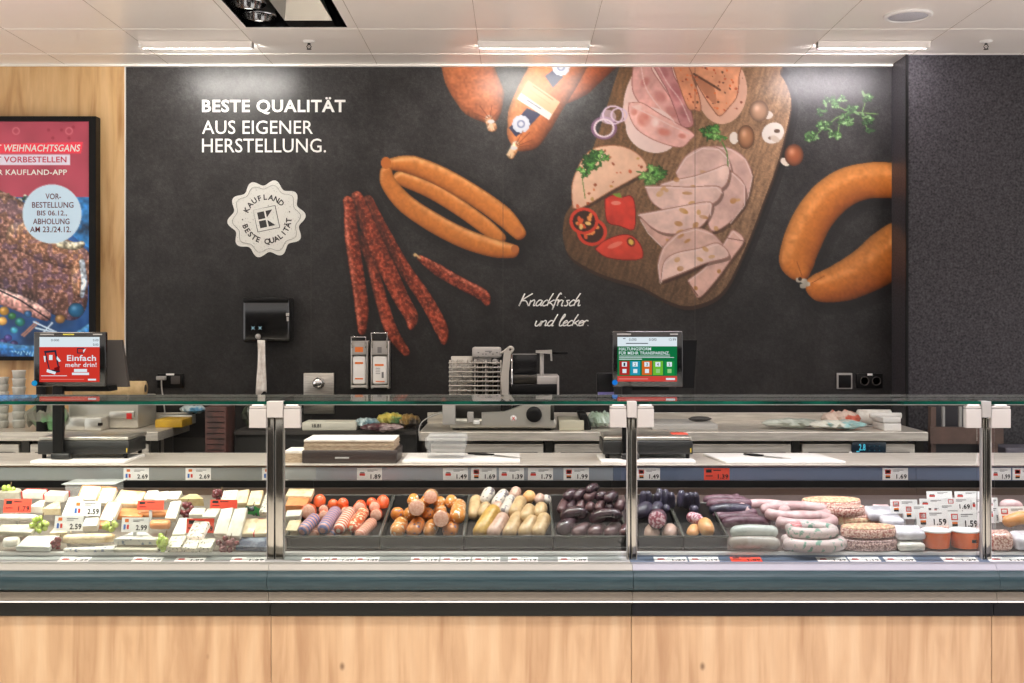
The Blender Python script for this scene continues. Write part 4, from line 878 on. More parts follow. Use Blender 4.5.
# on the rail below the worktop
YR = 4.7238
for x0, x1, tx, red, lb, lg in ((123.5, 149, '2.69', 0, 'white rail price card reading 2.69, left of its twin, left end', 'flag'), (185.5, 211, '2.69', 0, 'white rail price card reading 2.69, nearer the left glass post', 'flag'), (262, 288, '', 0, 'white rail price card half hidden behind the left glass post', 'flag'),
    (357, 382, '1.89', 0, 'white rail price card below the stack of paper sheets', 'plain'), (443, 468, '1.49', 0, 'white rail price card reading 1.49 in the row of five', 'plain'), (471, 496.5, '1.69', 0, 'white rail price card reading 1.69 in the row of five', 'stamp'),
    (499, 524, '1.39', 0, 'white rail price card reading 1.39 in the row of five', 'plain'), (528, 553, '1.79', 0, 'white rail price card reading 1.79 in the row of five', 'plain'), (563.5, 589, '1.99', 0, 'white rail price card reading 1.99, right end of the row of five', 'stamp'),
    (636.5, 660, '1.49', 0, 'white rail price card reading 1.49 just right of the middle post', 'stamp'), (704, 729.5, '1.39', 1, 'red rail price card reading 1.39', 'plain'), (882.5, 908, '1.69', 0, 'white rail price card reading 1.69 under the control panel', 'stamp'),
    (991.5, 1011, '1.99', 0, 'white rail price card reading 1.99 right of the right post', 'plain'), (1012.5, 1037, '', 0, 'white rail price card cut off by the right picture edge', 'stamp')):
    z0, z1 = Z(480, YR), Z(468, YR)
    card_at((X(x0, YR), YR, z0), (1, 0, 0), (0, 0, 1), X(x1, YR)-X(x0, YR), z1-z0, tx, lb, 'price cards on the upper rail', bool(red), logo=lg)
mb = MB().box(X(284, YR), X(316, YR), YR-.003, YR-.0006, Z(479.5, YR), Z(467, YR)); tag(mb.build('label_holder', film('clear_pvc', C3(220, 225, 225), .45)), 'empty clear label holder right of left glass post', 'label holder')
# small cards in the channel at the foot of the glass
low = [(56, 87), (130, 160), (173, 203), (229, 264), (300, 327), (328, 353), (354, 378), (410, 438), (440, 470), (472, 500), (508, 538), (558, 588), (655, 688), (690, 720), (732, 763), (819, 849), (851, 882), (887, 917), (945, 980), (991, 1030)]
pA = Vector((0, 4.0075, Z(561.6, 4.008))); pB = Vector((0, 4.0545, Z(556.8, 4.0545))); vd = (pB-pA)
for j, (x0, x1) in enumerate(low):
    w = X(x1, 4.02)-X(x0, 4.02)
    o = Vector((X(x0, 4.0), 4.0075, pA.z+.0012)); 
    sec = 'cheese section' if x0 < 266 else 'wide middle section' if x0 < 630 else 'right-hand section' if x0 < 985 else 'last section'
    grp = [q for q in low if (q[0] < 266) == (x0 < 266) and (q[0] < 630) == (x0 < 630) and (q[0] < 985) == (x0 < 985)]
    i_ = grp.index((x0, x1))
    red = x0 == 732
    card_at(o, (1, 0, 0), vd, w, vd.length*.92, ('1.29', '1.19', '1.09')[j % 3], f'{"pink-red" if red else "white"} card lying in the front channel, {ordn(i_, len(grp))} in the {sec}', 'cards in the front channel', red)
# ---------------------------------------------------------------- goods in the display
def sm(name, a, b, **k): return mat(name, C3(*a), k.pop('rough', .32), c2=C3(*b), **k)
M['s_orange'] = sm('sausage_orange_red', (214, 78, 34), (232, 104, 52), sc=25, coat=.4)
M['s_cutpink'] = sm('cut_face_pale_pink', (236, 190, 168), (224, 164, 144), sc=120, rough=.45)
M['s_label'] = sm('sausage_orange_printed', (214, 140, 62), (240, 226, 206), sc=75, lo=.56, hi=.6, detail=2, coat=.5)
M['s_label2'] = sm('sausage_orange_printed_blue', (212, 130, 54), (80, 80, 120), sc=85, lo=.6, hi=.64, detail=2, coat=.5)
M['s_stripe_blue'] = sm('sausage_blue_striped', (206, 150, 142), (108, 116, 168), sc=22, lo=.45, hi=.6, kind='wave', coat=.4)
M['s_stripe_red'] = sm('sausage_red_striped', (206, 92, 60), (232, 214, 200), sc=20, lo=.5, hi=.6, kind='wave', coat=.4)
M['s_stripe_pink'] = sm('sausage_pink_striped', (222, 166, 146), (196, 120, 96), sc=26, lo=.5, hi=.6, kind='wave', coat=.3)
M['s_net'] = sm('sausage_orange_lettered', (214, 92, 44), (236, 220, 190), sc=95, lo=.52, hi=.6, detail=1, coat=.4)
M['s_beige'] = sm('sausage_beige', (202, 172, 130), (160, 126, 88), sc=34, lo=.4, hi=.75, bump=.3, bsc=60)
M['s_tan'] = sm('sausage_yellow_tan', (204, 164, 84), (160, 118, 54), sc=34, lo=.4, hi=.75, bump=.3, bsc=60)
M['s_grey'] = sm('sausage_grey_white_printed', (206, 196, 186), (120, 112, 116), sc=50, lo=.56, hi=.62, detail=1)
M['s_pinkb'] = sm('sausage_rosy_beige', (206, 172, 156), (164, 126, 108), sc=36, lo=.4, hi=.75, bump=.3, bsc=60)
M['s_otan'] = sm('sausage_orange_tan', (216, 152, 96), (226, 178, 120), sc=20)
M['s_blood'] = sm('blood_sausage_purple', (74, 50, 58), (40, 26, 32), sc=30, lo=.35, hi=.65, rough=.25, coat=.3, bump=.3, bsc=50)
M['s_blood2'] = sm('blood_sausage_brown', (110, 80, 82), (56, 36, 40), sc=30, lo=.35, hi=.7, rough=.28, coat=.3, bump=.3, bsc=50)
M['s_black'] = sm('dark_sausage_blue_black', (46, 42, 56), (74, 68, 88), sc=26, rough=.3, coat=.3, bump=.5, bsc=60)
M['s_wine'] = sm('dried_sausage_wine', (82, 52, 62), (112, 80, 92), sc=40, rough=.4, bump=.6, bsc=90)
M['s_salami'] = sm('salami_cut_face', (168, 92, 108), (232, 200, 208), sc=110, lo=.45, hi=.6, detail=1, rough=.45)
M['s_ring'] = sm('ring_sausage_pale_rose', (214, 186, 186), (196, 158, 158), sc=26, rough=.4, bump=.3, bsc=60)
M['s_ringg'] = sm('ring_sausage_green_print', (206, 186, 184), (110, 150, 130), sc=55, lo=.56, hi=.64, detail=2, rough=.4)
M['s_wrap'] = sm('sausage_grey_green_film', (170, 176, 170), (196, 200, 194), sc=14, rough=.22)
M['s_wrap2'] = sm('sausage_grey_brown_film', (146, 136, 126), (176, 168, 160), sc=20, rough=.25)
M['brawn'] = sm('brawn_mosaic', (176, 112, 100), (232, 200, 184), sc=150, lo=.4, hi=.6, detail=1, rough=.3, coat=.3)
M['brawn_d'] = sm('brawn_dark_mosaic', (120, 84, 80), (204, 172, 164), sc=150, lo=.4, hi=.62, detail=1, rough=.3, coat=.3)
M['brawn_y'] = sm('brawn_yellow_rim', (232, 210, 168), (206, 140, 116), sc=90, rough=.35)
M['clip'] = M['alu']
def spath(L, bend, r, n=13, k0=1, k1=1, p=.42):
    pts = []; rad = []
    us = [-1, -.985, -.95, -.88, -.75, -.5, -.2, .2, .5, .75, .88, .95, .985, 1]
    for u in us:
        x = u*L/2; pts.append((x, 0, bend*(1-u*u))); d = (1-abs(u))*L/2
        q = 1 if d >= r else math.sqrt(max(.0, 1-(1-d/r)**2))
        if (u < 0 and not k0) or (u > 0 and not k1): q = 1
        rad.append(max(.0006, r*q*(1+.03*math.sin(u*5+L*90))))
    return pts, rad
def sausage(x1, y1, h1, x2, y2, h2, r, m, label, group, bend=0., cut=0, face=None, name='sausage', knot=False, squash=1., cat='sausage'):
    A = pY(x1, y1, h1); B = pY(x2, y2, h2); rm = r*A.y/F; d = B-A; L = max(d.length, rm*1.6)
    q = d.normalized().to_track_quat('X', 'Z'); c = (A+B)/2
    pts, rad = spath(L, bend*L, rm, k0=0 if cut == 1 else 1, k1=0 if cut == 2 else 1)
    o = MB().tube(pts, rad, 14, 0, flat=squash).build(name, M[m], None, origin=(0, 0, 0)); o.location = c
    tag(o, label, cat, group); o.rotation_mode = 'QUATERNION'; o.rotation_quaternion = q
    if cut:
        s = -1 if cut == 1 else 1
        f = MB().lathe([(.0005, s*.0012), (rm*.86, s*.001), (rm*.93, s*-.0005)], (s*L/2, 0, 0), 18, 0, axis='x').build('cut_face', M[face or 's_cutpink'], None, origin=(0, 0, 0)); f.parent = o; f.location = (0, 0, 0)
    if knot:
        s = -1
        k = MB().tube([(-L/2-.012, 0, .004), (-L/2+.002, 0, 0)], [.0035, .005], 8).build('clip', M['clip'], None, origin=(0, 0, 0)); k.parent = o; k.location = (0, 0, 0)
    return o
# black slatted crates
def crate(x0, x1, yb, label, ytop_front=538, xs=0, depth=4.56):
    a, b = X(x0, 4.09), X(x1, 4.09); zf = deck(4.09); y0, y1 = 4.085, depth; hw = .052
    t = thing('display_crate', ((a+b)/2, (y0+y1)/2, deck(y0)+.001), label, 'crate', 'black display crates')
    rot = math.atan(.158); mm = Matrix.Translation(Vector((0, y0, deck(y0)+.001))) @ Matrix.Rotation(rot, 4, 'X')
    def tr(mb): mb.v = [(mm @ Vector(v))[:] for v in mb.v]; return mb
    D = (y1-y0)/math.cos(rot); th = .003
    tr(MB().box(a, b, 0, D, 0, .003)).build('crate_base', M['black'], t)
    mb = MB()
    for (xa, xb, ya, yb_) in ((a, b, 0, th), (a, b, D-th, D), (a, a+th, 0, D), (b-th, b, 0, D)):
        mb.box(xa, xb, ya, yb_, .003, .012); mb.box(xa, xb, ya, yb_, hw-.016, hw-.004)
        nx = int((xb-xa)/.012); ny = int((yb_-ya)/.014)
        if nx > 1:
            for k in range(nx+1): x = xa+(xb-xa-.005)*k/nx; mb.box(x, x+.005, ya, yb_, .012, hw-.016)
        else:
            for k in range(ny+1): y = ya+(yb_-ya-.005)*k/ny; mb.box(xa, xb, y, y+.005, .012, hw-.016)
    mb.box(a+th, b-th, th, .006, .003, hw-.006)
    tr(mb).build('crate_wall', M['crate'], t)
    mb = MB(); r = .0045
    mb.tube([(a-.001, -.002, hw-.004), (b+.001, -.002, hw-.004), (b+.001, D+.002, hw-.004), (a-.001, D+.002, hw-.004)], r, 6, 0, closed=True); tr(mb).build('rim', M['crate_rim'], t)
    # false floor that lifts the goods at the back
    tr(MB().prism([(.01, .004), (D-.006, .004), (D-.006, .05), (D*.5, .03), (.01, .01)], a+.005, b-.005, 'x')).build('riser', M['black'], t)
    return t
M['crate_rim'] = mat('crate_rim', C3(70, 70, 64), .25)
M['crate'] = mat('crate_black_gloss', C3(20, 20, 18), .22, coat=.3)
crate(287, 379, 551, 'black slatted crate of salamis, leftmost of six')
crate(381, 463, 551, 'black slatted crate of round orange printed sausages')
crate(465, 552.5, 551, 'black slatted crate of beige liver sausages')
crate(554, 627, 551, 'black slatted crate of dark purple blood sausages')
crate(638, 682, 551, 'black crate of dark sausages with cut salami, right of middle post')
crate(684, 727, 551, 'small black crate holding tan and red-cut sausages', depth=4.46)
def rows(base, cat_group, place, data):
    for rowname, items in data:
        n = len(items)
        for i, it in enumerate(items):
            d = dict(it[8]) if len(it) > 8 else {}
            desc = d.pop('desc', base)
            sausage(*it[:8], f'{desc}, {ordn(i, n)} in {rowname} row of {place}', cat_group, **d)
# crate 1 -----------------------------------------------------------------
c = {'cut': 1, 'bend': .0}
rows('upright orange curved sausage', 'orange sausages in the first crate', 'the leftmost crate', [
 ('back', [(319, 511, .02, 321, 495, .075, 6.2, 's_orange', {'bend': .1}), (332, 512, .02, 334, 499, .07, 5.4, 's_orange'), (343, 512, .02, 343, 499, .075, 5.6, 's_orange', {'bend': .1}),
  (360, 511, .02, 361, 500, .065, 5.5, 's_orange'), (371, 509, .02, 372, 499, .07, 5.0, 's_orange'), (383, 512, .02, 383, 496, .075, 6.3, 's_orange', {'bend': .15})])])
rows('pale pink cut sausage half', 'cut sausage halves in the first crate', 'the leftmost crate', [
 ('cut', [(308.5, 512, 0.065, 309.5, 510.5, 0.030, 7.6, 's_orange', {'cut': 1}), (323.5, 510, 0.06, 324.5, 508.5, 0.030, 5.2, 's_blood', {'cut': 1}), (324, 516, 0.07, 325, 514.5, 0.030, 5.6, 's_orange', {'cut': 1}), (345.5, 512, 0.07, 346.5, 510.5, 0.030, 5.0, 's_orange', {'cut': 1}),
  (359.5, 509, 0.068, 360.5, 507.5, 0.030, 6.8, 's_orange', {'cut': 1}), (374.5, 507, 0.07, 375.5, 505.5, 0.030, 5.6, 's_orange', {'cut': 1}), (376, 515, 0.055, 377, 513.5, 0.030, 6.2, 's_orange', {'cut': 1})])])
sl = [(301, 533, .045, 317, 516, .075, 6.4, 's_stripe_blue', {'desc': 'blue and pink striped salami'}), (322, 531, .05, 337, 510, .075, 7.2, 's_stripe_blue', {'desc': 'blue banded salami with brown end'}), (338, 531, .055, 351, 510, .08, 6.6, 's_stripe_red', {'desc': 'red and white striped salami'}),
      (351, 530, .055, 365, 510, .08, 6.4, 's_net', {'desc': 'orange lettered salami with green tip'}), (358, 537, .035, 374, 521, .055, 6.0, 's_stripe_pink', {'desc': 'pale pink banded salami'})]
rows('salami', 'salamis in the first crate', 'the leftmost crate', [('diagonal', sl)])
rows('blunt sausage end', 'sausage ends in the first crate', 'the leftmost crate', [('front', [(296, 537, .02, 302, 529, .03, 5.2, 's_grey'), (313, 536.5, .02, 316, 527, .03, 6.0, 's_stripe_pink'), (330, 537, .02, 333, 529, .03, 6.0, 's_stripe_blue'), (345, 537, .02, 348, 530, .03, 5.4, 's_otan')])])
# crate 2 -----------------------------------------------------------------
o = lambda x, y, h, r, m='s_label', dx=4, dy=9, **k: (x, y+dy*.5, h, x+dx, y-dy*.5, h+.02, r, m, k)
rows('round orange printed sausage', 'printed sausages in the second crate', 'the second crate', [
 ('back', [o(411, 500, .085, 5.5), o(423, 502, .085, 5.5, 's_label2'), o(437.5, 503, .085, 6), o(449, 501.5, .09, 6)]),
 ('middle', [o(396, 514, .06, 7.4, 's_label2', dx=3), o(408, 514, .06, 6.5, dx=3), o(425.5, 514, .06, 6.6, 's_label2'), o(438, 511, .06, 7, 's_label'), (457, 519, .08, 459, 504, .08, 7.8, 's_label')]),
 ('front', [(395, 535, .03, 403, 520, .055, 7.6, 's_label'), (411, 535, .03, 420, 520, .055, 7.6, 's_label2'), (428, 535, .03, 434, 522, .05, 7.2, 's_label'), (448, 535, .03, 454, 521, .05, 7.8, 's_label2')])])
rows('cut orange sausage with pale face', 'cut printed sausages in the second crate', 'the second crate', [
 ('topmost', [(416.5, 508, 0.125, 417.5, 506.5, 0.075, 8.6, 's_label', {'cut': 1}), (430.5, 497, 0.145, 431.5, 495.5, 0.095, 7.2, 's_label', {'cut': 1}), (441, 519, 0.105, 442, 517.5, 0.055, 8.6, 's_label2', {'cut': 1})])])
# crate 3 -----------------------------------------------------------------
L_ = lambda x1, y1, x2, y2, r, m, h1, h2, **k: (x1, y1, h1, x2, y2, h2, r, m, k)
rows('plump beige liver sausage', 'liver sausages in the third crate', 'the third crate', [
 ('back', [L_(483, 504, 492, 488, 6.2, 's_grey', .07, .12, desc='grey-white printed liver sausage'), L_(494, 507, 506, 491, 6.0, 's_grey', .075, .115, desc='white printed liver sausage'), L_(512, 499, 518, 488, 5.6, 's_pinkb', .09, .12, desc='rosy liver sausage'), L_(525, 502, 533, 492, 6.4, 's_otan', .08, .11, desc='orange-tan liver sausage'), L_(537, 503, 542, 495, 5.0, 's_pinkb', .08, .10, desc='rosy liver sausage'), L_(545, 504, 548, 495, 5.0, 's_grey', .07, .10, desc='grey-white printed liver sausage')]),
 ('middle', [L_(473, 520, 477, 497, 6.8, 's_beige', .03, .08, desc='grey-beige liver sausage'), L_(481, 518, 488, 503, 6.0, 's_beige', .05, .09), L_(494, 515, 500, 503, 6.4, 's_pinkb', .06, .09), L_(503, 514, 512, 497, 5.4, 's_grey', .08, .11, desc='white printed liver sausage'), L_(513, 516, 522, 499, 7.0, 's_beige', .075, .10, desc='golden beige liver sausage'), L_(524, 521, 531, 506, 6.6, 's_beige', .07, .10), L_(537, 518, 543, 504, 6.6, 's_beige', .07, .10), L_(520, 522, 521, 508, 5, 's_pinkb', .05, .07)]),
 ('front', [L_(477, 537, 496, 507, 8.2, 's_tan', .03, .10, desc='long yellow-tan liver sausage'), L_(490, 537, 505, 515, 7.6, 's_pinkb', .03, .075, desc='rosy beige liver sausage'), L_(507, 537, 520, 514, 7.4, 's_beige', .03, .075), L_(522, 537, 534, 517, 7.4, 's_beige', .03, .075), L_(536, 537, 546, 515, 7.4, 's_beige', .03, .075)])])
# crate 4 -----------------------------------------------------------------
rows('dark purple blood sausage', 'blood sausages in the fourth crate', 'the fourth crate', [
 ('back', [L_(565, 500, 576, 494, 5.6, 's_blood', .09, .10, bend=.15), L_(574, 500, 586, 494, 5.6, 's_blood', .09, .10, bend=.15), L_(587, 493, 598, 489, 4.4, 's_blood', .12, .12, bend=.2), L_(586, 501, 595, 495, 5.2, 's_blood2', .09, .10, bend=.15), L_(596, 500, 607, 496, 5.4, 's_blood', .09, .10, bend=.15), L_(606, 503, 617, 497, 5.8, 's_blood', .09, .10, bend=.2)]),
 ('middle', [L_(560, 512, 566, 500, 4.8, 's_blood2', .06, .08), L_(569, 510, 574, 500, 5.0, 's_blood', .06, .08), L_(579, 510, 583, 501, 4.8, 's_blood2', .06, .08), L_(588, 511, 592, 503, 4.8, 's_blood2', .06, .08), L_(597, 511, 604, 501, 5.2, 's_blood2', .06, .08), L_(607, 511, 612, 504, 4.8, 's_blood', .06, .08), L_(618, 511, 621, 500, 5.6, 's_blood2', .06, .09)]),
 ('upper curved', [L_(561, 520, 588, 515, 6.8, 's_blood', .065, .085, bend=.16), L_(590, 522, 622, 518, 6.8, 's_blood', .065, .085, bend=.16)]),
 ('front', [L_(559, 534, 578, 522, 8.0, 's_blood', .035, .05, bend=.1), L_(573, 536, 590, 526, 7.2, 's_blood2', .03, .045), L_(590, 536, 604, 526, 7.2, 's_blood2', .03, .045), L_(607, 536, 618, 525, 7.2, 's_blood2', .03, .045), L_(622, 536, 629, 526, 6.4, 's_blood2', .03, .045)])])
# crates 5, 6 ---------------------------------------------------------------
rows('upright blue-black sausage', 'blue-black sausages standing right of the middle post', 'the fifth crate', [
 ('back', [L_(x, 508, x+dx, y, 3.6, 's_black', .05, .12, bend=.03) for x, dx, y in ((642, 2, 491), (649, -1, 491), (655, 3, 494), (659.5, 0, 488), (666, -1, 489), (672, -1, 493), (680, 2, 490), (686, 1, 494), (691, 0, 493), (697, -2, 493))]),
 ('middle', [L_(638, 518, 650, 507, 7.6, 's_black', .05, .07, bend=.1), L_(652, 513, 660, 503, 5.2, 's_black', .06, .08), L_(664, 512, 668, 505, 4.0, 's_black', .05, .07), L_(690, 512, 698, 507, 5.2, 's_black', .05, .07)])])
rows('speckled salami', 'cut salamis beside the middle post', 'fifth crate', [
 ('cut', [L_(657, 520, 658.5, 517, 9.4, 's_wine', .085, .04, cut=1, face='s_salami'), ]),
 ('front', [L_(650, 538, 654, 527, 7.8, 's_pinkb', .02, .035, desc='pale rosy sausage end'), L_(668, 538, 671, 527, 7.6, 's_pinkb', .02, .035, desc='pale rosy sausage end')])])
rows('tan smoked sausage', 'sausages in the small sixth crate', 'the small sixth crate', [
 ('front', [L_(691, 537, 696, 527, 6.6, 's_otan', .015, .03), L_(709, 535, 703, 520, 7.6, 's_otan', .03, .06)]),
 ('cut', [L_(688, 516, 702, 521, 5.8, 's_salami', .06, .06, desc='red marbled cut sausage')])])
# heap of dark long sausages ------------------------------------------------
rows('long wine-dark dried sausage', 'dried sausages in a heap', 'the dark heap', [
 ('upper', [L_(732, 499, 740, 496, 3.8, 's_wine', .06, .07), L_(703, 501, 747, 502, 5.0, 's_wine', .05, .05, bend=.05), L_(706, 505, 752, 504, 5.0, 's_wine', .05, .06, bend=.04)]),
 ('lower', [L_(709, 511, 752, 510, 5.2, 's_black', .05, .05, bend=.05, desc='long bluish dried sausage'), L_(712, 516, 757, 512, 5.4, 's_wine', .035, .045, bend=-.05), L_(716, 519, 760, 519, 4.8, 's_wine', .03, .03, bend=.04), L_(722, 524, 771, 523, 5.4, 's_wine', .02, .02, bend=.05)])])
# ring sausages ---------------------------------------------------------------
def ring(cx_, cy_, rx, ry, h, r, m, label, group='ring sausages', a0=0, a1=360, cutends=False, name='ring_sausage', end=None):
    c = pY(cx_, cy_, h); R = rx*c.y/F; RY = ry*c.y/F; rm = r*c.y/F
    t = thing(name, c, label, 'sausage', group); pts = []; rad = []
    n = 26; th = math.atan(.158)
    for i in range(n):
        f = i/(n-1); a = math.radians(a0+(a1-a0)*f); d = min(f, 1-f)*(a1-a0)/360*6.28*R
        pts.append((c.x+R*math.cos(a), c.y+RY*math.sin(a)*math.cos(th), c.z+RY*math.sin(a)*math.sin(th)))
        q = 1 if d > rm else math.sqrt(max(.02, 1-(1-d/rm)**2)); rad.append(rm*q*(1+.04*math.sin(9*f)))
    MB().tube(pts, rad, 14).build('casing', M[m], t)
    if end:
        k = int(n*.93); MB().tube([pts[j] for j in range(k-3, k+1)], [rad[j]*1.015 for j in range(k-3, k+1)], 14).build('red_band', M[end], t)
    return t
M['s_pinkend'] = mat('ring_red_band', C3(206, 120, 124), .4)
# depth radii: wanted height in pixels / foreshortening (about .33)
ring(764, 508, 22, 14, .05, 5.0, 's_ring', 'pale rosy ring sausage at the rear left of the ring pile', a0=-60, a1=230)
ring(796, 511.5, 32, 17, .06, 5.3, 's_ring', 'large pale ring sausage at the rear of the ring pile', a0=-170, a1=172)
ring(805, 520.5, 28, 14, .055, 5.5, 's_ring', 'pale ring sausage in the middle of the pile', a0=-175, a1=160)
ring(811, 530.5, 22, 11, .062, 5.7, 's_ringg', 'small ring sausage with green print and red end band, above the frontmost', a0=-178, a1=170, end='s_pinkend')
ring(813, 542.5, 28, 12, .0245, 6.4, 's_ringg', 'front ring sausage with green lettering, touching the deck', a0=-178, a1=170, end='s_pinkend')
sausage(730, 533, .055, 778, 533, .055, 6.6, 's_wrap', 'grey-green film-wrapped sausage lying uppermost of two', 'film-wrapped sausages', bend=.04)
sausage(728, 543.5, .025, 780, 544, .025, 6.4, 's_wrap2', 'grey-brown film-wrapped sausage lying under the green one', 'film-wrapped sausages', bend=.03)
# brawn cakes -----------------------------------------------------------------
def cake(x0, x1, yt, yb, h0, label, top='brawn_y', side='brawn', dk=.34):
    c = pY((x0+x1)/2, yb, h0); rx = (x1-x0)/2*c.y/F; hh = (yb-yt)*c.y/F*.8; c.y += rx*dk; c.z = deck(c.y)+h0
    t = thing('brawn_cake', c, label, 'brawn', 'brawn cakes')
    def sq(mb): mb.v = [(v[0], c.y+(v[1]-c.y)*dk, v[2]+(v[1]-c.y)*.158*dk) for v in mb.v]; return mb
    sq(MB().lathe([(rx*.9, 0), (rx*.98, .002), (rx, hh*.4), (rx*.985, hh*.85)], c, 32)).build('meat_block', M[side], t)
    sq(MB().lathe([(rx*.985, hh*.85), (rx*.95, hh*.97), (rx*.8, hh), (.001, hh)], c, 32)).build('jelly_top', M[top], t)
    return t
cake(804, 864, 500, 509, .05, 'round mosaic brawn at the back of the brawn group')
cake(828, 867, 505, 517, .055, 'small round brawn with red mosaic side, in front of the rearmost one', top='brawn')
cake(832, 883, 514, 526, .02, 'wide flat brawn slice with pale rim', side='brawn_y', top='brawn')
cake(843, 899, 526, 539, .045, 'yellow-topped brawn cake stacked on a darker one')
cake(844, 901, 539, 552, .002, 'dark mosaic brawn cake underneath the yellow-topped one', side='brawn_d', top='brawn_d')
# white film packs -------------------------------------------------------------
M['pack'] = mat('white_film_pack', C3(226, 222, 228), .22, c2=C3(196, 192, 200), sc=18, bump=.7, bsc=30, coat=.4)
M['packg'] = mat('film_pack_greenish', C3(206, 208, 196), .22, c2=C3(222, 216, 206), sc=22, bump=.7, bsc=34, coat=.4)
def pack(x0, x1, yt, yb, h0, label, m='pack', group='film wrapped packs', name='wrapped_pack', sd=0):
    c = pY((x0+x1)/2, yb, h0); w = (x1-x0)*c.y/F; h = (yb-yt)*c.y/F*.75; d = min(.16, w*.8)
    mb = MB().rbox(c.x-w/2, c.x+w/2, c.y, c.y+d, c.z, c.z+h, min(h*.42, .02), seg=4)
    r = random.Random(sd+int(x0)); mb.v = [(v[0]+r.uniform(-.002, .002), v[1], v[2]+(v[1]-c.y)*.158+r.uniform(-.002, .002)) for v in mb.v]
    return tag(mb.build(name, M[m]), label, 'pack', group)
pack(869, 900, 510, 522, .04, 'white film pack behind the front ones, nearest the brawn')
pack(884, 906, 517, 529, .04, 'white film pack right behind the greenish pack')
pack(899, 926, 541, 552, .002, 'greenish film pack lowest in the front beside the orange tub', 'packg')
pack(897, 927, 529, 541, .035, 'glossy white film pack stacked on the greenish one')
pack(876, 892, 507, 512, .05, 'small pale pack with red tag at the back', 's_ring')
# orange tubs -----------------------------------------------------------------
M['tub'] = mat('tub_orange', C3(226, 104, 42), .35)
for x0, x1, lb in ((927, 955.5, 'orange tub with white lid, left of the pair'), (956, 984.5, 'orange tub with black lettering beside the right glass post')):
    c = pY((x0+x1)/2, 552, .002); r = (x1-x0)/2*c.y/F; h = .060; c.y += r; c.z = deck(c.y)+.0
    t = thing('spread_tub', c, lb, 'tub', 'orange tubs'); MB().lathe([(r*.86, .002), (r*.9, .006), (r*.98, h*.9), (r, h)], c, 32).build('cup', M['tub'], t)
    MB().lathe([(r*1.02, h-.001), (r*1.03, h+.004), (r*.98, h+.006), (.001, h+.006)], c, 32).build('lid', M['white'], t)
    if x0 > 940:
        mb = MB(); n_ = 0
        yy = c.y-r*.955
        for (a, b, e, f) in ((.15, .55, .42, .6),): mb.box(c.x+r*a, c.x+r*b, c.y-r*.98, c.y-r*.8, c.z+h*e, c.z+h*f)
        mb.build('dark_patch', M['ink'], t)
# meat block etc. right of the last post
pack(992, 1015, 528, 552, .002, 'pinkish marbled meat block right of the right glass post', 'brawn', 'packs in the last section', 'meat_block')
pack(1016, 1046, 532, 552, .002, 'white pack cut off by the right picture edge', 'pack', 'packs in the last section')
sausage(1004, 524, .06, 1040, 520, .06, 6.5, 's_otan', 'orange-cream sausage piece in front of the last card', 'pieces in the last section', bend=.1)
sausage(1000, 507, .07, 1022, 509, .06, 6.5, 's_ring', 'pale pink sausage behind the last card', 'pieces in the last section', bend=.1)
# filler under the stands of cards: low pack row
for x0, x1 in ((930, 956), (958, 984)): pack(x0, x1, 527, 533, .03, 'rosy meat slab %s behind the orange tubs' % ('left' if x0 < 940 else 'right'), 'brawn', 'meat slabs behind the tubs', 'meat_slab')
# standing price cards --------------------------------------------------------
def stand(x0, y0, x1, y1, txt, label, group, red=False, h=.02, tilt=78, yaw=0, logo='stamp'):
    o = pY(x0, y1, h); q = pY(x1, y1, h); w = (q-o).length
    t = math.radians(tilt); hh = (y1-y0)*o.y/F/max(.2, math.sin(t))*1.0
    u = Vector((math.cos(math.radians(yaw)), math.sin(math.radians(yaw)), 0)); v = Vector((0, math.cos(t), math.sin(t)))
    card = card_at(o, u, v, w, hh, txt, label, group, red, logo=logo)
    pm = mat('peg', C3(200, 200, 200), .4) if 'peg' not in M else M['peg']; M['peg'] = pm
    c = o+u*(w/2); c.y += .003
    mb = MB().rbox(c.x-.006, c.x+.006, c.y, c.y+.004, deck(c.y)+.001, c.z+.006, .001)
    p = mb.build('card_peg', pm, None, origin=card.location); p.parent = card; p.location = (0, 0, 0)
    return card
G8 = 'standing price cards in the sausage section'
for r, (x0, y0, x1, y1, tx, lb, h, lo) in enumerate((
 (927, 491.5, 953, 500, '', 'white price card at the back left of the cluster', .09, 'plain'), (955, 491.5, 981, 500, '', 'white price card at the back beside the post', .09, 'plain'),
 (891, 500, 918, 513.5, '', 'white price card standing leftmost of the cluster', .08, 'stamp'), (920, 499, 946, 508, '', 'white card with red mark in second row', .08, 'plain'), (946, 498, 971, 510, '1.69', 'white price card reading 1.69 near the top', .08, 'stamp'), (972, 498, 984, 512, '', 'narrow visible white card against the post', .08, 'plain'),
 (904, 505, 929, 519, '', 'white price card with stamp logo, second from left', .07, 'stamp'), (932, 504, 957, 517, '', 'white price card in the middle of the cluster', .07, 'plain'), (938, 509, 963, 522, '', 'white card with long red mark behind the 1.59 cards', .055, 'plain'), (964, 510, 984, 524, '', 'white card just left of the post', .05, 'plain'),
 (917, 511, 949, 527, '1.59', 'front price card reading 1.59, left one', .045, 'stamp'), (949, 512, 980, 529, '1.59', 'front price card reading 1.59, right one', .045, 'stamp'),
 (991, 498, 998.5, 513, '', 'slim part of a white card right of the post', .07, 'plain'), (991, 506, 999, 523, '59', 'white card ending in 59 right of the post', .05, 'plain'), (999, 507, 1030, 522, '', 'wide white card in the last section with red oval', .06, 'stamp'))):
    stand(x0, y0, x1, y1, tx, lb, G8, h=h, logo=lo, yaw=random.uniform(-3, 3))
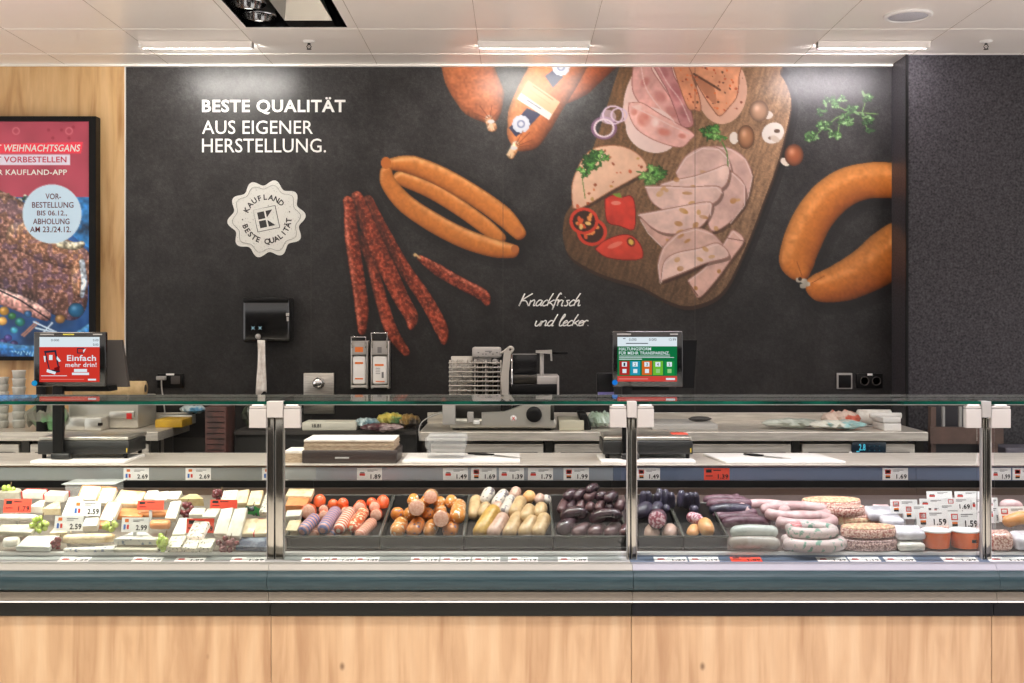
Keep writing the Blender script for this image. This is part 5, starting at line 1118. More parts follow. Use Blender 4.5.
# ---------------------------------------------------------------- cheese
def ch(name, a, b, **k): M[name] = mat(name, C3(*a), k.pop('rough', .45), c2=C3(*b), **k)
ch('ch_white', (236, 232, 222), (190, 176, 146), sc=16, lo=.45, hi=.75, coat=.5, bump=.6, bsc=70)
ch('ch_cream', (228, 210, 176), (186, 150, 96), sc=26, lo=.45, hi=.75, coat=.4, bump=.5, bsc=70)
ch('ch_herb', (228, 222, 206), (110, 116, 92), sc=130, lo=.56, hi=.64, coat=.4, bump=.4, bsc=60)
ch('ch_orange', (222, 150, 96), (196, 110, 60), sc=26, lo=.45, hi=.75, coat=.4, bump=.5, bsc=70)
ch('ch_grey', (176, 170, 154), (200, 194, 178), sc=24)
ch('ch_blue', (206, 204, 198), (120, 130, 150), sc=60, lo=.55, hi=.64)
ch('ch_parm', (204, 184, 142), (182, 160, 112), sc=30, bump=.6)
ch('ch_wrap', (196, 198, 192), (222, 222, 216), sc=12, rough=.2)
M['pack_navy'] = mat('navy_film', C3(64, 72, 92), .2, c2=C3(150, 160, 176), sc=16, lo=.45, hi=.65)
def block(x0, y0, x1, y1, m, label, h=.0, tilt=35, thick=.022, name='cheese_piece', group='cheese pieces', rind=None, kind='brick', cat='cheese', yaw=0):
    if kind == 'brick': x0 -= .5; x1 += .5; y1 += .6
    A = pY((x0+x1)/2, y1, h); t = math.radians(tilt); w = (x1-x0)*A.y/F
    # length so that the far top edge is seen at y0
    lo_, hi_ = .002, .5
    for _ in range(30):
        L = (lo_+hi_)/2; p = A+Vector((0, math.cos(t), math.sin(t)))*L+Vector((0, -math.sin(t), math.cos(t)))*thick
        yy = CY+(EYE-p.z)*F/p.y
        if yy > y0: lo_ = L
        else: hi_ = L
    L = max(L, .008)
    mm = Matrix.Translation(A) @ Matrix.Rotation(math.radians(yaw), 4, 'Z') @ Matrix.Rotation(t, 4, 'X')
    th = thing(name, A, label, cat, group)
    mb = MB(); rj = random.Random(int(x0*13+y0))
    if not yaw: mm = mm @ Matrix.Rotation(math.radians(rj.uniform(-5, 5)), 4, 'Z')
    if kind == 'brick': mb.rbox(-w/2, w/2, 0, L, 0, thick*rj.uniform(.9, 1.15), .004, seg=3); mb.v = [(v[0]*(1+.06*math.sin(v[1]*90+x0)), v[1]*(1+.05*math.sin(v[0]*120)), v[2]+.0022*math.sin(v[0]*160+x0)*math.cos(v[1]*110)) for v in mb.v]
    elif kind == 'loaf':
        mb.tube([(x*w/2, L/2, thick/2) for x in (-1, -.97, -.85, -.4, 0, .4, .85, .97, 1)], [thick*.1, thick*.45, thick*.6, thick*.64, thick*.66, thick*.64, thick*.6, thick*.45, thick*.1], 14, flat=.9)
    elif kind == 'wedge':
        mb.prism([(-w/2, 0), (w/2, 0), (w*.12, L), (-w*.2, L)], 0, thick, 'z')
    elif kind == 'arc':
        mb.prism([(-w/2, 0)]+[(w/2*math.cos(a), L*math.sin(a)) for a in [math.pi*k/10 for k in range(10)]]+[(-w/2, .001)], 0, thick, 'z')
    mb.v = [(mm @ Vector(v))[:] for v in mb.v]; mb.build('body', M[m], th)
    if rind:
        mb = MB(); mb.rbox(-w/2-.0012, -w/2+.004, -.0012, L+.001, -.001, thick+.0012, .001)
        mb.rbox(-w/2, w/2, L-.003, L+.0014, -.001, thick+.0012, .001)
        mb.v = [(mm @ Vector(v))[:] for v in mb.v]; mb.build('rind', M[rind], th)
    return th
def cheeses(lst, g):
    for it in lst: block(*it[:6], **dict(it[6], group=g))
W, Cc, O_ = 'ch_white', 'ch_cream', 'ch_orange'
cheeses([
 (-4, 488, 20, 500, 'ch_grey', 'grey wheel behind green grapes at the far left', dict(kind='arc', h=.05, tilt=8, thick=.03)),
 (22, 489, 43, 499, W, 'white brick with red line, left in the back row', dict(h=.07, tilt=10, thick=.03, rind='flagr')),
 (44, 491, 64, 502, W, 'white brick beside the clear box with red top edge', dict(h=.06, tilt=10, thick=.03, rind='flagr')),
 (29, 500, 44, 513, W, 'pale brie slice right of the red 1.79 card', dict(kind='wedge', h=.05, tilt=15, thick=.025)),
 (43, 502, 61, 515, Cc, 'cream brie wedge left of the box', dict(h=.045, tilt=15, thick=.025, kind='wedge')),
 (-6, 511, 34, 524, W, 'long white roll under the red 1.79 card', dict(kind='loaf', h=.03, tilt=12, thick=.022)),
 (-6, 524, 31, 536, 'ch_grey', 'grey-cream wrapped slab at the left edge', dict(h=.02, tilt=12, thick=.02)),
 (3, 533, 18, 551, W, 'small white upright piece at the front left', dict(kind='loaf', h=.003, tilt=40, thick=.03)),
 (16, 535, 50, 551, 'ch_wrap', 'clear pack with two yellow wedges at the front', dict(h=.003, tilt=14, thick=.022)),
 (51, 519, 72, 537, Cc, 'cream wedge under the lower 2.59 card', dict(h=.02, tilt=30, thick=.02, kind='wedge')),
 (63, 496, 76, 519, W, 'tall white stick leaning left of the box', dict(h=.04, tilt=40, thick=.02)),
 (79, 486, 97, 503, W, 'white orange-rinded piece standing in the clear box, left', dict(h=.06, tilt=45, thick=.025, rind=O_)),
 (98, 487, 112, 506, W, 'white orange-rinded piece standing in the clear box, right', dict(h=.06, tilt=45, thick=.025, rind=O_)),
 (101, 502, 114, 524, W, 'tall white stick leaning right of the box', dict(h=.03, tilt=42, thick=.022, rind=O_)),
 (84, 517, 97, 531, W, 'white cube in the middle of the front pile', dict(h=.025, tilt=30, thick=.03)),
 (95, 517, 106, 529, O_, 'small orange-white piece beside the green grapes', dict(h=.02, tilt=30, thick=.02)),
 (62, 532, 113, 545, Cc, 'long cream loaf of soft cheese across the front', dict(h=.02, tilt=12, thick=.03, kind='loaf')),
 (63, 544, 113, 552, 'ch_blue', 'flat pack of bluish crumbs beneath the long loaf', dict(h=.001, tilt=10, thick=.012)),
 (115, 491, 139, 510, Cc, 'cream cheese block with orange foot right of the box', dict(h=.04, tilt=30, thick=.03, rind=O_)),
 (117, 508, 142, 520, O_, 'orange-rinded slice under the cream block', dict(h=.03, tilt=15, thick=.02)),
 (114, 532, 157, 545, 'ch_blue', 'blue-topped triangular packet near the front', dict(h=.02, tilt=14, thick=.022, kind='wedge')),
 (113, 543, 158, 552, 'ch_grey', 'grey packet under the blue-topped packet', dict(h=.001, tilt=10, thick=.014)),
 (130, 532, 156, 548, 'ch_grey', 'greyish rolled brie right of the blue packet', dict(h=.02, tilt=14, thick=.02, kind='loaf'))], 'cheese pieces left of the round bun')
cheeses([
 (128, 491, 139, 502, W, 'narrow white piece behind the red card', dict(h=.06, tilt=20, thick=.025)),
 (145, 490, 156, 502, W, 'white stick, left of three behind the red card', dict(h=.06, tilt=35, thick=.02)),
 (156, 491, 167, 503, W, 'white stick, middle of three behind the red card', dict(h=.06, tilt=35, thick=.02)),
 (168, 491, 179, 503, 'ch_herb', 'speckled stick, right of three behind the red card', dict(h=.06, tilt=35, thick=.022)),
 (166, 501, 176, 521, W, 'tall white stick right of the red card', dict(h=.04, tilt=42, thick=.02)),
 (136, 508, 171, 519, O_, 'orange film-wrapped piece under the red card', dict(h=.035, tilt=14, thick=.025, kind='loaf')),
 (148, 517, 168, 532, O_, 'brown-orange round bun-shaped cheese', dict(h=.02, tilt=16, thick=.03, kind='loaf')),
 (180, 494, 204, 506, 'ch_parm', 'crackled hard cheese chunk at the back', dict(h=.05, tilt=18, thick=.03, kind='wedge')),
 (190, 508, 203, 519, W, 'white log left of the twin logs', dict(h=.055, tilt=18, thick=.022)),
 (203, 508, 215, 521, W, 'white log right of the twin logs', dict(h=.055, tilt=18, thick=.022)),
 (215, 508, 227, 537, W, 'long white stick, left of the two tallest', dict(h=.03, tilt=42, thick=.02)),
 (227.5, 508, 240, 539, W, 'long white stick, right of the two tallest', dict(h=.03, tilt=42, thick=.02)),
 (173, 518, 187, 538, W, 'white stick leaning behind the lower red card', dict(h=.035, tilt=38, thick=.02, yaw=-10)),
 (187, 521, 204, 540, 'ch_herb', 'speckled stick lying over the lower red card', dict(h=.07, tilt=36, thick=.02, yaw=-12)),
 (167, 536, 182, 552, 'ch_herb', 'herb-speckled brick, leftmost in the front row', dict(h=.002, tilt=34, thick=.022, yaw=-8)),
 (183, 538, 197, 552, 'ch_herb', 'herb-speckled brick, second in the front row', dict(h=.002, tilt=34, thick=.022, yaw=-8)),
 (198, 538, 212, 552, 'ch_herb', 'herb-speckled brick beside the dark grapes', dict(h=.002, tilt=34, thick=.022, yaw=-8)),
 (222, 490, 235, 506, 'ch_herb', 'tall speckled slab, left of three at the back right', dict(h=.05, tilt=32, thick=.022)),
 (236, 490, 247, 507, 'ch_cream', 'tall cream slab, middle of three at the back right', dict(h=.05, tilt=32, thick=.022)),
 (248, 491, 260, 509, 'ch_cream', 'tall cream slab, right of three at the back right', dict(h=.05, tilt=32, thick=.022)),
 (260, 491, 270, 516, 'ch_herb', 'grey speckled slab half behind the left glass post', dict(h=.05, tilt=32, thick=.022)),
 (241, 519, 254, 538, 'ch_cream', 'cream brick with red edge, left of the pair', dict(h=.025, tilt=30, thick=.022, rind='flagr')),
 (254.5, 519, 267, 538, 'ch_cream', 'cream brick with red edge beside the glass post', dict(h=.025, tilt=30, thick=.022, rind='flagr')),
 (236, 536, 268, 551, 'pack_navy', 'navy and silver film pack at the front right', dict(h=.003, tilt=16, thick=.022)),
 (286, 488, 311, 501, 'ch_cream', 'cream pack on top of the stack right of the post', dict(h=.07, tilt=14, thick=.025)),
 (286, 497, 306, 512, O_, 'rosy striped pack under the cream one right of the post', dict(h=.05, tilt=18, thick=.03)),
 (286, 509, 300, 522, W, 'white pack in the stack right of the post', dict(h=.04, tilt=18, thick=.03)),
 (286, 520, 297, 537, 'ch_cream', 'lowest cream pack of the stack right of the post', dict(h=.025, tilt=22, thick=.03)),
], 'cheese pieces right of the round bun')
# clear plastic box with a lid
c0 = pY(64, 505, .035); c1 = pY(113, 505, .035); x0, x1, y0, z0 = c0.x, c1.x, c0.y, c0.z
zt = Z(484.5, y0); t = thing('clear_box', ((x0+x1)/2, y0+.07, z0), 'open clear plastic box holding cheese at the back left', 'box')
th = .0015; mb = MB(); mb.box(x0+.006, x1-.006, y0, y0+th, z0, zt); mb.box(x0+.006, x1-.006, y0+.13, y0+.13+th, z0, zt); mb.box(x0+.005, x0+.006+th, y0, y0+.13, z0, zt); mb.box(x1-.006, x1-.005+th, y0, y0+.13, z0, zt)
mb.build('box_wall', film('clear_plastic', C3(225, 228, 228), .16, .08), t)
mb = MB(); mb.rbox(x0-.008, x1+.008, y0-.008, y0+.14, zt, zt+.003, .001); mb.build('lid', film('clear_lid', C3(228, 234, 232), .55, .08), t)
# grapes
M['grape_g'] = mat('grape_green', C3(176, 200, 90), .25, c2=C3(196, 214, 120), sc=40, coat=.4, sss=.1)
M['grape_r'] = mat('grape_red', C3(96, 40, 48), .25, c2=C3(140, 76, 78), sc=50, coat=.4)
M['grape_b'] = mat('grape_blue', C3(44, 42, 56), .3, c2=C3(90, 88, 100), sc=50, coat=.3)
M['leafm'] = mat('leaf_green', C3(36, 120, 62), .5, c2=C3(60, 150, 80), sc=30)
M['stem'] = mat('grape_stem', C3(110, 90, 56), .6)
def grapes(x, y, w, hpx, m, label, h=.03, n=16, leaf=False):
    c = pY(x, y, h); t = thing('grape_bunch', c, label, 'grapes', 'grape bunches'); W_ = w*c.y/F/2; H_ = hpx*c.y/F/2; r = random.Random(int(x*7+y)); gr = .0098
    mb = MB()
    for i in range(n):
        a = r.uniform(0, 6.28); q = math.sqrt(r.random()); px_, pz_ = q*math.cos(a)*(W_-gr*.6), q*math.sin(a)*(H_-gr*.6)
        py_ = r.uniform(-.012, .012); gb = MB().ball((c.x+px_, c.y+py_, c.z+pz_), gr*r.uniform(.9, 1.1), 0, 10, 6, (1, 1, 1.1)).build('grape', M[m], t)
    MB().tube([(c.x, c.y, c.z-H_*.3), (c.x+.006, c.y+.006, c.z+H_*.5), (c.x+.012, c.y+.004, c.z+H_+.008)], .0018, 6).build('stem', M['stem'], t)
    if leaf:
        for k in range(3):
            a = .4+k*.9; mb = MB(); cx_, cz_ = c.x+W_*.5*(k-1)+.012, c.z+H_*.1
            P = [(cx_+.022*(1+.35*math.cos(5*q))*math.cos(q+a), cz_+.014*(1+.35*math.cos(5*q))*math.sin(q+a)) for q in [2*math.pi*j/30 for j in range(30)]]
            mb.prism(P, c.y-.012-.003*k, c.y-.011-.003*k, 'y'); mb.build('leaf', M['leafm'], t)
grapes(8, 493, 17, 18, 'grape_g', 'green grapes at the far left behind the red card', .07, 15)
grapes(40, 525, 19, 20, 'grape_g', 'green grapes between the slabs and the 2.59 card', .05, 18)
grapes(110, 526, 17, 14, 'grape_g', 'green grapes beside the 2.99 card', .055, 12)
grapes(163, 543, 14, 20, 'grape_g', 'green grapes in front of the orange bun', .035, 16)
grapes(57, 544, 12, 15, 'grape_r', 'small red grapes in front of the cream loaf', .02, 9)
grapes(185, 510, 20, 18, 'grape_r', 'red grapes left of the white twin logs', .05, 20)
grapes(219, 495, 16, 12, 'grape_r', 'red grapes at the back above the red card', .075, 12)
grapes(228, 544, 24, 16, 'grape_r', 'red grapes in the front row beside the navy pack', .025, 22)
grapes(251, 511, 24, 14, 'grape_b', 'dark grapes with green leaves near the glass post', .06, 12, True)
G9 = 'standing price cards in the cheese section'
stand(3, 499.5, 30.5, 512.5, '1.79', 'red standing card reading 1.79 at the far left', G9, True, h=.06)
stand(72, 501.5, 100, 516, '2.59', 'white 2.59 card, the upper one before the clear box', G9, h=.075, logo='flag')
stand(54, 516.5, 82.5, 531, '2.59', 'white 2.59 card, the lower one with blue dot', G9, h=.06, logo='flag')
stand(121, 518, 148, 532, '2.99', 'white standing card reading 2.99', G9, h=.06, logo='flag')
stand(137, 501, 163.5, 510, '', 'red card in front of three white sticks', G9, True, h=.07)
stand(210, 500, 237, 508.5, '', 'red card below the back grapes', G9, True, h=.075)
stand(186, 519, 213.5, 533, '79', 'red card partly covered, ending in 79', G9, True, h=.06)
# ---------------------------------------------------------------- things on the staff worktop and the rear counter
WT = .925
def board(name, label, x0, x1, yt, yb, Yf, depth, m, cat='board', th=.014, z=WT, group=None, skew=0.):
    mb = MB(); a, b = X(x0, Yf), X(x1, Yf); mb.rbox(a, b, Yf, Yf+depth, z+.0005, z+th, .003); mb.v = [(v[0]+skew*(v[1]-Yf), v[1], v[2]) for v in mb.v]
    return tag(mb.build(name, m), label, cat, group)
M['board'] = mat('white_cutting_board', C3(218, 214, 210), .45, c2=C3(215, 210, 206), sc=14)
M['scale_b'] = mat('scale_body', C3(24, 24, 23), .4)
M['tray'] = mat('scale_tray_steel', C3(205, 200, 190), .28, .8, c2=C3(185, 180, 172), sc=10)
board('cutting_board', 'white cutting board under the left scale', 30, 125, 453, 464, 4.72, .26, M['board'], group='cutting boards')
board('cutting_board', 'white cutting board under the scale with green screen', 601, 696, 453, 464, 4.72, .26, M['board'], group='cutting boards')
board('cutting_board', 'white cutting board with clear container and knife', 402, 520, 448, 461, 4.73, .28, M['board'], group='cutting boards')
board('cutting_board', 'large white cutting board with a black-handled knife, right of the middle', 726, 846, 449, 463, 4.72, .30, M['board'], group='cutting boards', skew=-.16, th=.012)
def lcd(name, label, x0, x1, y0, y1, Y, px0, px1, kind):
    # scale: body, tray, pole, customer display, rear display
    t = thing('counter_scale', (X((x0+x1)/2, Y), Y+.12, WT+.0145), label, 'scale', 'counter scales')
    a, b = X(x0, Y), X(x1, Y); zb = WT+.0145
    MB().rbox(a, b, Y, Y+.22, zb+.018, Z(441, Y), .004).build('body', M['scale_b'], t)
    for fx in (a+.02, b-.02):
        for fy in (Y+.02, Y+.2): MB().lathe([(.009, 0), (.009, .02)], (fx, fy, zb), 12).build('foot', M['black'], t)
    mb = MB(); zt = Z(441, Y)+.001
    mb.rbox(a+.004, b-.006, Y+.004, Y+.25, zt, zt+.016, .004); mb.v = [(v[0]-.0*(v[1]-Y), v[1], v[2]) for v in mb.v]; mb.build('weighing_tray', M['tray'], t)
    mb = MB(); mb.rbox(b-.012, b-.007, Y-.001, Y, zb+.026, zb+.044, .001); mb.build('level_mark', mat('level_yellow', C3(200, 170, 60), .4) if 'lv' not in M else M['lv'], t)
    pa, pb = X(px0, Y-.02), X(px1, Y-.02)
    MB().rbox(pa, pb, Y-.03, Y-.004, zb+.02, Z(386, Y), .004).build('pole', M['black'], t)
    MB().rbox(pa-.004, pb+.03, Y-.04, Y, zb+.001, zb+.026, .006).build('pole_base', M['scale_b'], t)
    return t
t1 = lcd('scale', 'left counter scale with red customer screen on a pole', 37.5, 129, 441, 453, 4.79, 53, 63.5, 0)
t2 = lcd('scale', 'right counter scale with green customer screen, behind the middle post', 603, 693, 441, 453, 4.79, 622, 632, 1)
M['scr_dark'] = M['gblack']
def screen(t, x0, y0, x1, y1, sx0, sy0, sx1, sy1, Y):
    h = MB().rbox(X(x0, Y), X(x1, Y), Y, Y+.028, Z(y1, Y), Z(y0, Y), .005, 0).build('display_housing', M['gblack'], t)
    return h
Y = 4.75; YS = Y-.002
E = lambda n, c, s=.85: emis('screen_'+n, C3(*c), s)
SR, SW, SD, SG = E('red', (226, 62, 50)), E('white', (226, 238, 244), 1.), E('ink', (40, 50, 70)), E('green', (20, 122, 70))
h1 = screen(t1, 33.5, 332, 105.5, 386.5, 0, 0, 0, 0, Y)
mb = MB(); mb.wrect(39.5, 347, 99.5, 382, YS, .001, 0); mb.wrect(39.5, 337, 99.5, 347, YS, .001, 1)
mb.wtext('0.000', 51, 339, 59, 341.3, YS-.0004, 2); mb.wtext('0.00', 93, 339, 98.5, 341.3, YS-.0004, 2); mb.wtext('0.00', 93, 343.5, 98.5, 345.8, YS-.0004, 2)
mb.wtext('Einfach', 67, 355, 96, 361, YS-.0004, 1, .016); mb.wtext('mehr drin!', 65.5, 362.5, 96.5, 367, YS-.0004, 1, .014)
mb.wrect(74, 369, 87, 372, YS-.0004, .0004, 1); mb.wrect(72, 372.6, 89, 375, YS-.0004, .0004, 1)
mb.wrect(77, 348, 84, 353.5, YS-.0004, .0004, 2); mb.wrect(78, 349, 83, 352.5, YS-.0006, .0002, 0); mb.wpoly([(83, 350), (86, 348.5), (83.5, 353)], YS-.0006, .0002, 1)
mb.wrect(88, 378.8, 96, 380.5, YS-.0004, .0004, 1); mb.wrect(41, 375.5, 67, 376.1, YS-.0004, .0004, 1); mb.wrect(41, 379, 84, 379.8, YS-.0004, .0004, 3)
mb.wpoly([(44, 351), (56, 350), (60, 372), (50, 374)], YS-.0004, .0004, 2); mb.wpoly([(46, 353), (54.5, 352), (58, 369), (50, 370)], YS-.0006, .0002, 0); mb.wpoly([(47, 369), (56, 372), (55, 374.5), (46.5, 372)], YS-.0008, .0002, 1)
mb.wrect(49, 355, 52.5, 360, YS-.0009, .0002, 1); mb.wpoly([(57, 356), (61, 361), (59, 362), (56.5, 359)], YS-.0008, .0002, 1); mb.wpoly([(43.5, 356), (45.5, 356), (45.5, 362), (44.5, 362)], YS-.0008, .0002, 1); mb.wpoly([(54, 368), (60, 366), (59, 371), (55, 371)], YS-.0009, .0002, 4)
sub(mb, 'promo_screen', [SR, SW, SD, E('pink', (240, 130, 120)), E('darkred', (120, 20, 24))], h1, t1)
for q_ in ((40, 54, M['grey']), (63, 74, mat('yellow_print', C3(190, 180, 70), .5)), (93, 102, M['grey'])): sub(MB().wrect(q_[0], 333.8, q_[1], 335.1, YS, .001), 'maker_print', q_[2], h1, t1)
mb = MB().lathe([(.0115, 0), (.0115, -.003), (.001, -.0035)], (X(34.5, Y), Y, Z(383.2, Y)), 20, axis='y'); sub(mb, 'blue_button', emis('blue_button', C3(40, 160, 220), .8), h1, t1)
# rear operator display (faces the staff)
Yb = 4.86
mb = MB(); mb.prism([(X(100, Yb), Z(387, Yb)), (X(128, Yb), Z(387, Yb)), (X(121, Yb), Z(340, Yb)), (X(100, Yb), Z(340, Yb))], Yb, Yb+.03, 'y'); mb.build('rear_display', M['dgrey'], t1)
MB().box(X(60, 4.78), X(110, 4.78), 4.778, 4.87, Z(391, 4.8), Z(385.5, 4.8)).build('display_bracket', M['black'], t1)
h2 = screen(t2, 612.5, 331, 683, 387, 0, 0, 0, 0, Y)
mb = MB(); mb.wrect(617.5, 337, 677, 346.3, YS, .001, 1); mb.wrect(617.5, 346.3, 677, 376, YS, .001, 0); mb.wrect(617.5, 376, 677, 381.5, YS, .001, 3)
for s_, a, b in (('0.000', 629, 636.5), ('0.000', 649, 656.5), ('13.99', 669, 676)): mb.wtext(s_, a, 338.3, b, 340.8, YS-.0004, 2)
mb.wrect(626, 343, 648, 343.8, YS-.0004, .0004, 2); mb.wrect(623, 338.3, 625.5, 339, YS-.0004, .0004, 2)
mb.wtext('HALTUNGSFORM', 619, 347.4, 651, 350.4, YS-.0004, 1, .012); mb.wtext('FÜR MEHR TRANSPARENZ.', 619, 350.8, 669.5, 354.6, YS-.0004, 1, .01)
mb.wrect(619, 355.8, 670, 356.3, YS-.0004, .0004, 1); mb.wrect(619, 357.2, 674, 357.7, YS-.0004, .0004, 1); mb.wrect(619, 358.8, 642, 359.5, YS-.0004, .0004, 1)
for j, a in enumerate((619.5, 630.3, 642, 653, 664.5)):
    mb.wrect(a, 361, a+10, 375, YS-.0005, .0004, 4+j); mb.wrect(a+2.4, 362, a+7.4, 366.6, YS-.0008, .0003, 1); mb.wrect(a+3, 369, a+7, 373, YS-.0008, .0003, 1 if j < 3 else 9)
    mb.wtext(str(j+1) if j < 4 else '5', a+4, 362.8, a+5.8, 366, YS-.0011, 2)
mb.wrect(666, 378, 675, 380, YS-.0004, .0004, 1); mb.wrect(619, 378.4, 648, 379.4, YS-.0004, .0004, 10)
sub(mb, 'promo_screen', [SG, SW, SD, E('red2', (224, 74, 66)), E('t1', (186, 48, 44)), E('t2', (40, 160, 190)), E('t3', (226, 110, 40)), E('t4', (120, 200, 60)), E('t5', (30, 150, 70)), E('t6', (160, 220, 140)), E('pk', (240, 150, 140))], h2, t2)
for q_ in ((617, 631), (670, 678)): sub(MB().wrect(q_[0], 333.5, q_[1], 335, YS, .001), 'maker_print', M['grey'], h2, t2)
mb = MB().lathe([(.0115, 0), (.0115, -.003), (.001, -.0035)], (X(614.8, Y), Y, Z(382.5, Y)), 20, axis='y'); sub(mb, 'blue_button', emis('blue_button_b', C3(30, 130, 230), .8), h2, t2)
mb = MB(); mb.prism([(X(676, Yb), Z(388, Yb)), (X(694, Yb), Z(388, Yb)), (X(697, Yb), Z(340, Yb)), (X(676, Yb), Z(340, Yb))], Yb, Yb+.03, 'y'); mb.build('rear_display', M['black'], t2)
MB().box(X(624, 4.78), X(669, 4.78), 4.778, 4.87, Z(390, 4.8), Z(386.5, 4.8)).build('display_bracket', M['black'], t2)
MB().rbox(X(597, 4.84), X(614, 4.84), 4.84, 4.86, Z(392, 4.84), Z(373, 4.84), .003).build('card_reader', M['black'], t2)
tt = MB(); tt.box(X(598, 4.84), X(614, 4.84), 4.835, 4.86, Z(395.5, 4.84), Z(392, 4.84)); tt.build('violet_strip', mat('violet_plastic', C3(92, 88, 140), .4), t2)
mb = MB().rbox(X(672, 4.9), X(688, 4.9), 4.9, 4.97, WT+.0145+.018+.053+.017, Z(434.6, 4.9)+.003, .001); tag(mb.build('red_card', M['redcard']), 'small red card lying on the right scale tray', 'card')
# paper stacks on dark trays
t = thing('paper_tray', (X(350, 4.74), 4.8, WT), 'dark tray with a thick stack of paper sheets left of centre', 'tray')
a, b = X(302, 4.74), X(397, 4.74); mb = MB(); mb.rbox(a, b, 4.74, 4.97, WT+.001, Z(450.5, 4.74), .004); mb.build('tray', mat('dark_tray', C3(48, 38, 36), .4), t)
MB().rbox(X(335, 4.74), X(349, 4.74), 4.738, 4.741, Z(458.8, 4.74), Z(457, 4.74), .0005).build('tray_label', M['grey'], t)
def papers(name, label, x0, x1, y0, y1, Yf, dep, n=12, m='paper', z=None, skew=0):
    t = MB(); z0 = z if z is not None else Z(y1, Yf); z1 = z0+(Z(y0, Yf)-Z(y1, Yf)); r = random.Random(int(x0)); h = (z1-z0)/n
    for k in range(n):
        dx = r.uniform(-.003, .003); t.box(X(x0, Yf)+dx, X(x1, Yf)+dx, Yf+r.uniform(0, .004), Yf+dep, z0+k*h+.0004, z0+(k+1)*h-.0003*(k < n-1), 0 if k < n-2 else 1)
    if skew: t.v = [(v[0]+skew*(v[1]-Yf), v[1], v[2]) for v in t.v]
    return tag(t.build(name, [M['kraft_l'], M['paper']]), label, 'paper', 'paper stacks')
M['kraft_l'] = mat('paper_edges', C3(196, 176, 152), .8, c2=C3(160, 140, 118), sc=60, stretch=(1, 1, 12))
papers('paper_stack', 'thick stack of wrapping paper sheets on the dark tray', 304, 394, 438.5, 448.8, 4.745, .22, 14, z=Z(450.5, 4.74)+.0005)
papers('paper_stack', 'small stack of paper sheets right beside the left glass post', 284, 302, 438.5, 450, 4.76, .16, 10, z=WT+.001)
Yk = 4.9
# clear clamshell container
t = thing('clear_container', (X(447, 4.78), 4.82, WT+.015), 'empty clear plastic container on the white board', 'container')
fl = film('clamshell', C3(225, 225, 225), .22, .1)
a, b, z0 = X(424, 4.78), X(469, 4.78), WT+.015; z1 = Z(437, 4.78)
mb = MB()
for k in range(2): mb.rbox(a+.012-.008*k, b-.02+.008*k, 4.785-.006*k, 4.90+.006*k, z0+k*(z1-z0)*.45, z0+(k+1)*(z1-z0)*.45, .008)
mb.build('base', fl, t)
mb = MB(); mb.rbox(a+.002, b-.006, 4.775, 4.91, z1-.012, z1-.006, .002); mb.rbox(a+.016, b-.012, 4.79, 4.90, z1-.006, z1+.01, .006); mb.build('lid', fl, t)
# knives
def knife(label, A, B, C_, z):
    t = thing('knife', (A[0], A[1], z), label, 'knife', 'kitchen knives'); A, B, C_ = Vector((*A, z+.006)), Vector((*B, z+.006)), Vector((*C_, z+.003))
    MB().tube(cr([A, A+(B-A)*.3, A+(B-A)*.7, B], 4), [.006]*4+[.0075]*5+[.006]*4, 10, flat=.7).build('handle', M['black'], t)
    d = (C_-B).normalized(); n = Vector((-d.y, d.x, 0)); mb = MB(); mb.prism([(B+n*.011)[:2], (B-n*.011)[:2], (B+(C_-B)*.75-n*.011)[:2], C_[:2], (B+(C_-B)*.8+n*.006)[:2]], z+.003, z+.0045, 'z'); mb.build('blade', M['steel'], t)
zb = WT+.0145
knife('black-handled knife beside the clear container', (X(468, 4.93), 4.93), (X(494, 4.89), 4.89), (X(521, 4.76), 4.79), zb)
knife('black-handled knife lying on the large right board', (X(744, 4.93), 4.93), (X(764, 4.86), 4.87), (X(792, 4.77), 4.78), zb-.002)
# ---------------------------------------------------------------- rear counter against the wall
def rear(x0, x1, label, cab):
    a, b = x0, x1; zt = Z(432, 6.0); zb_ = Z(441, 6.0)
    t = thing('rear_counter', ((a+b)/2, 6.3, 0), label, 'counter', 'rear counters')
    MB().rbox(a, b, 6.0, 6.58, zb_, zt, .003, smooth=False).build('worktop', M['steel_w'], t)
    MB().rbox(a, b, 6.565, 6.58, zt, Z(412.5, 6.575), .002, smooth=False).build('upstand', M['steel_w'], t)
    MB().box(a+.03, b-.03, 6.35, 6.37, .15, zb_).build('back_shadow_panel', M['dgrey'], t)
    for k in range(cab+1):
        x = a+.03+(b-a-.06)*k/cab; MB().box(x-.02, x+.02, 6.04, 6.08, .0, zb_).build('leg', M['dsteel'], t)
    for k in range(cab):
        xa = a+.06+(b-a-.06)*k/cab; xb = a+.0+(b-a-.06)*(k+1)/cab
        f = MB().rbox(xa, xb, 6.03, 6.3, .2, zb_-.02, .004, smooth=False).build('drawer_unit', M['steel_w'], t)
        sub(MB().rbox(xa+.03, xb-.03, 6.015, 6.03, zb_-.075, zb_-.06, .003), 'handle', M['dsteel'], f, t)
    return t
zt = Z(432, 6.0)
rear(-4.0, X(158, 6.0), 'rear steel counter at the left, behind the red screen', 3)
rc = rear(X(419, 6.0), X(929, 6.0)-.004, 'long rear steel counter carrying the slicer, middle to right', 4)
Y = 6.012
f = MB().rbox(X(852, Y), X(886, Y), Y-.002, Y+.02, Z(455, Y), Z(441.8, Y), .002).build('control_panel', mat('panel_navy', C3(14, 32, 46), .25), rc)
mb = MB(); mb.wtext('2.8', 859, 444, 865.5, 450.5, Y-.003, 0, .02); mb.wrect(856.5, 451, 859.5, 452, Y-.003, .001, 0)
for a in (869, 874, 879): mb.wrect(a, 445.5, a+1.2, 446.5, Y-.003, .001, 1); mb.wrect(a, 450, a+1.2, 451, Y-.003, .001, 1)
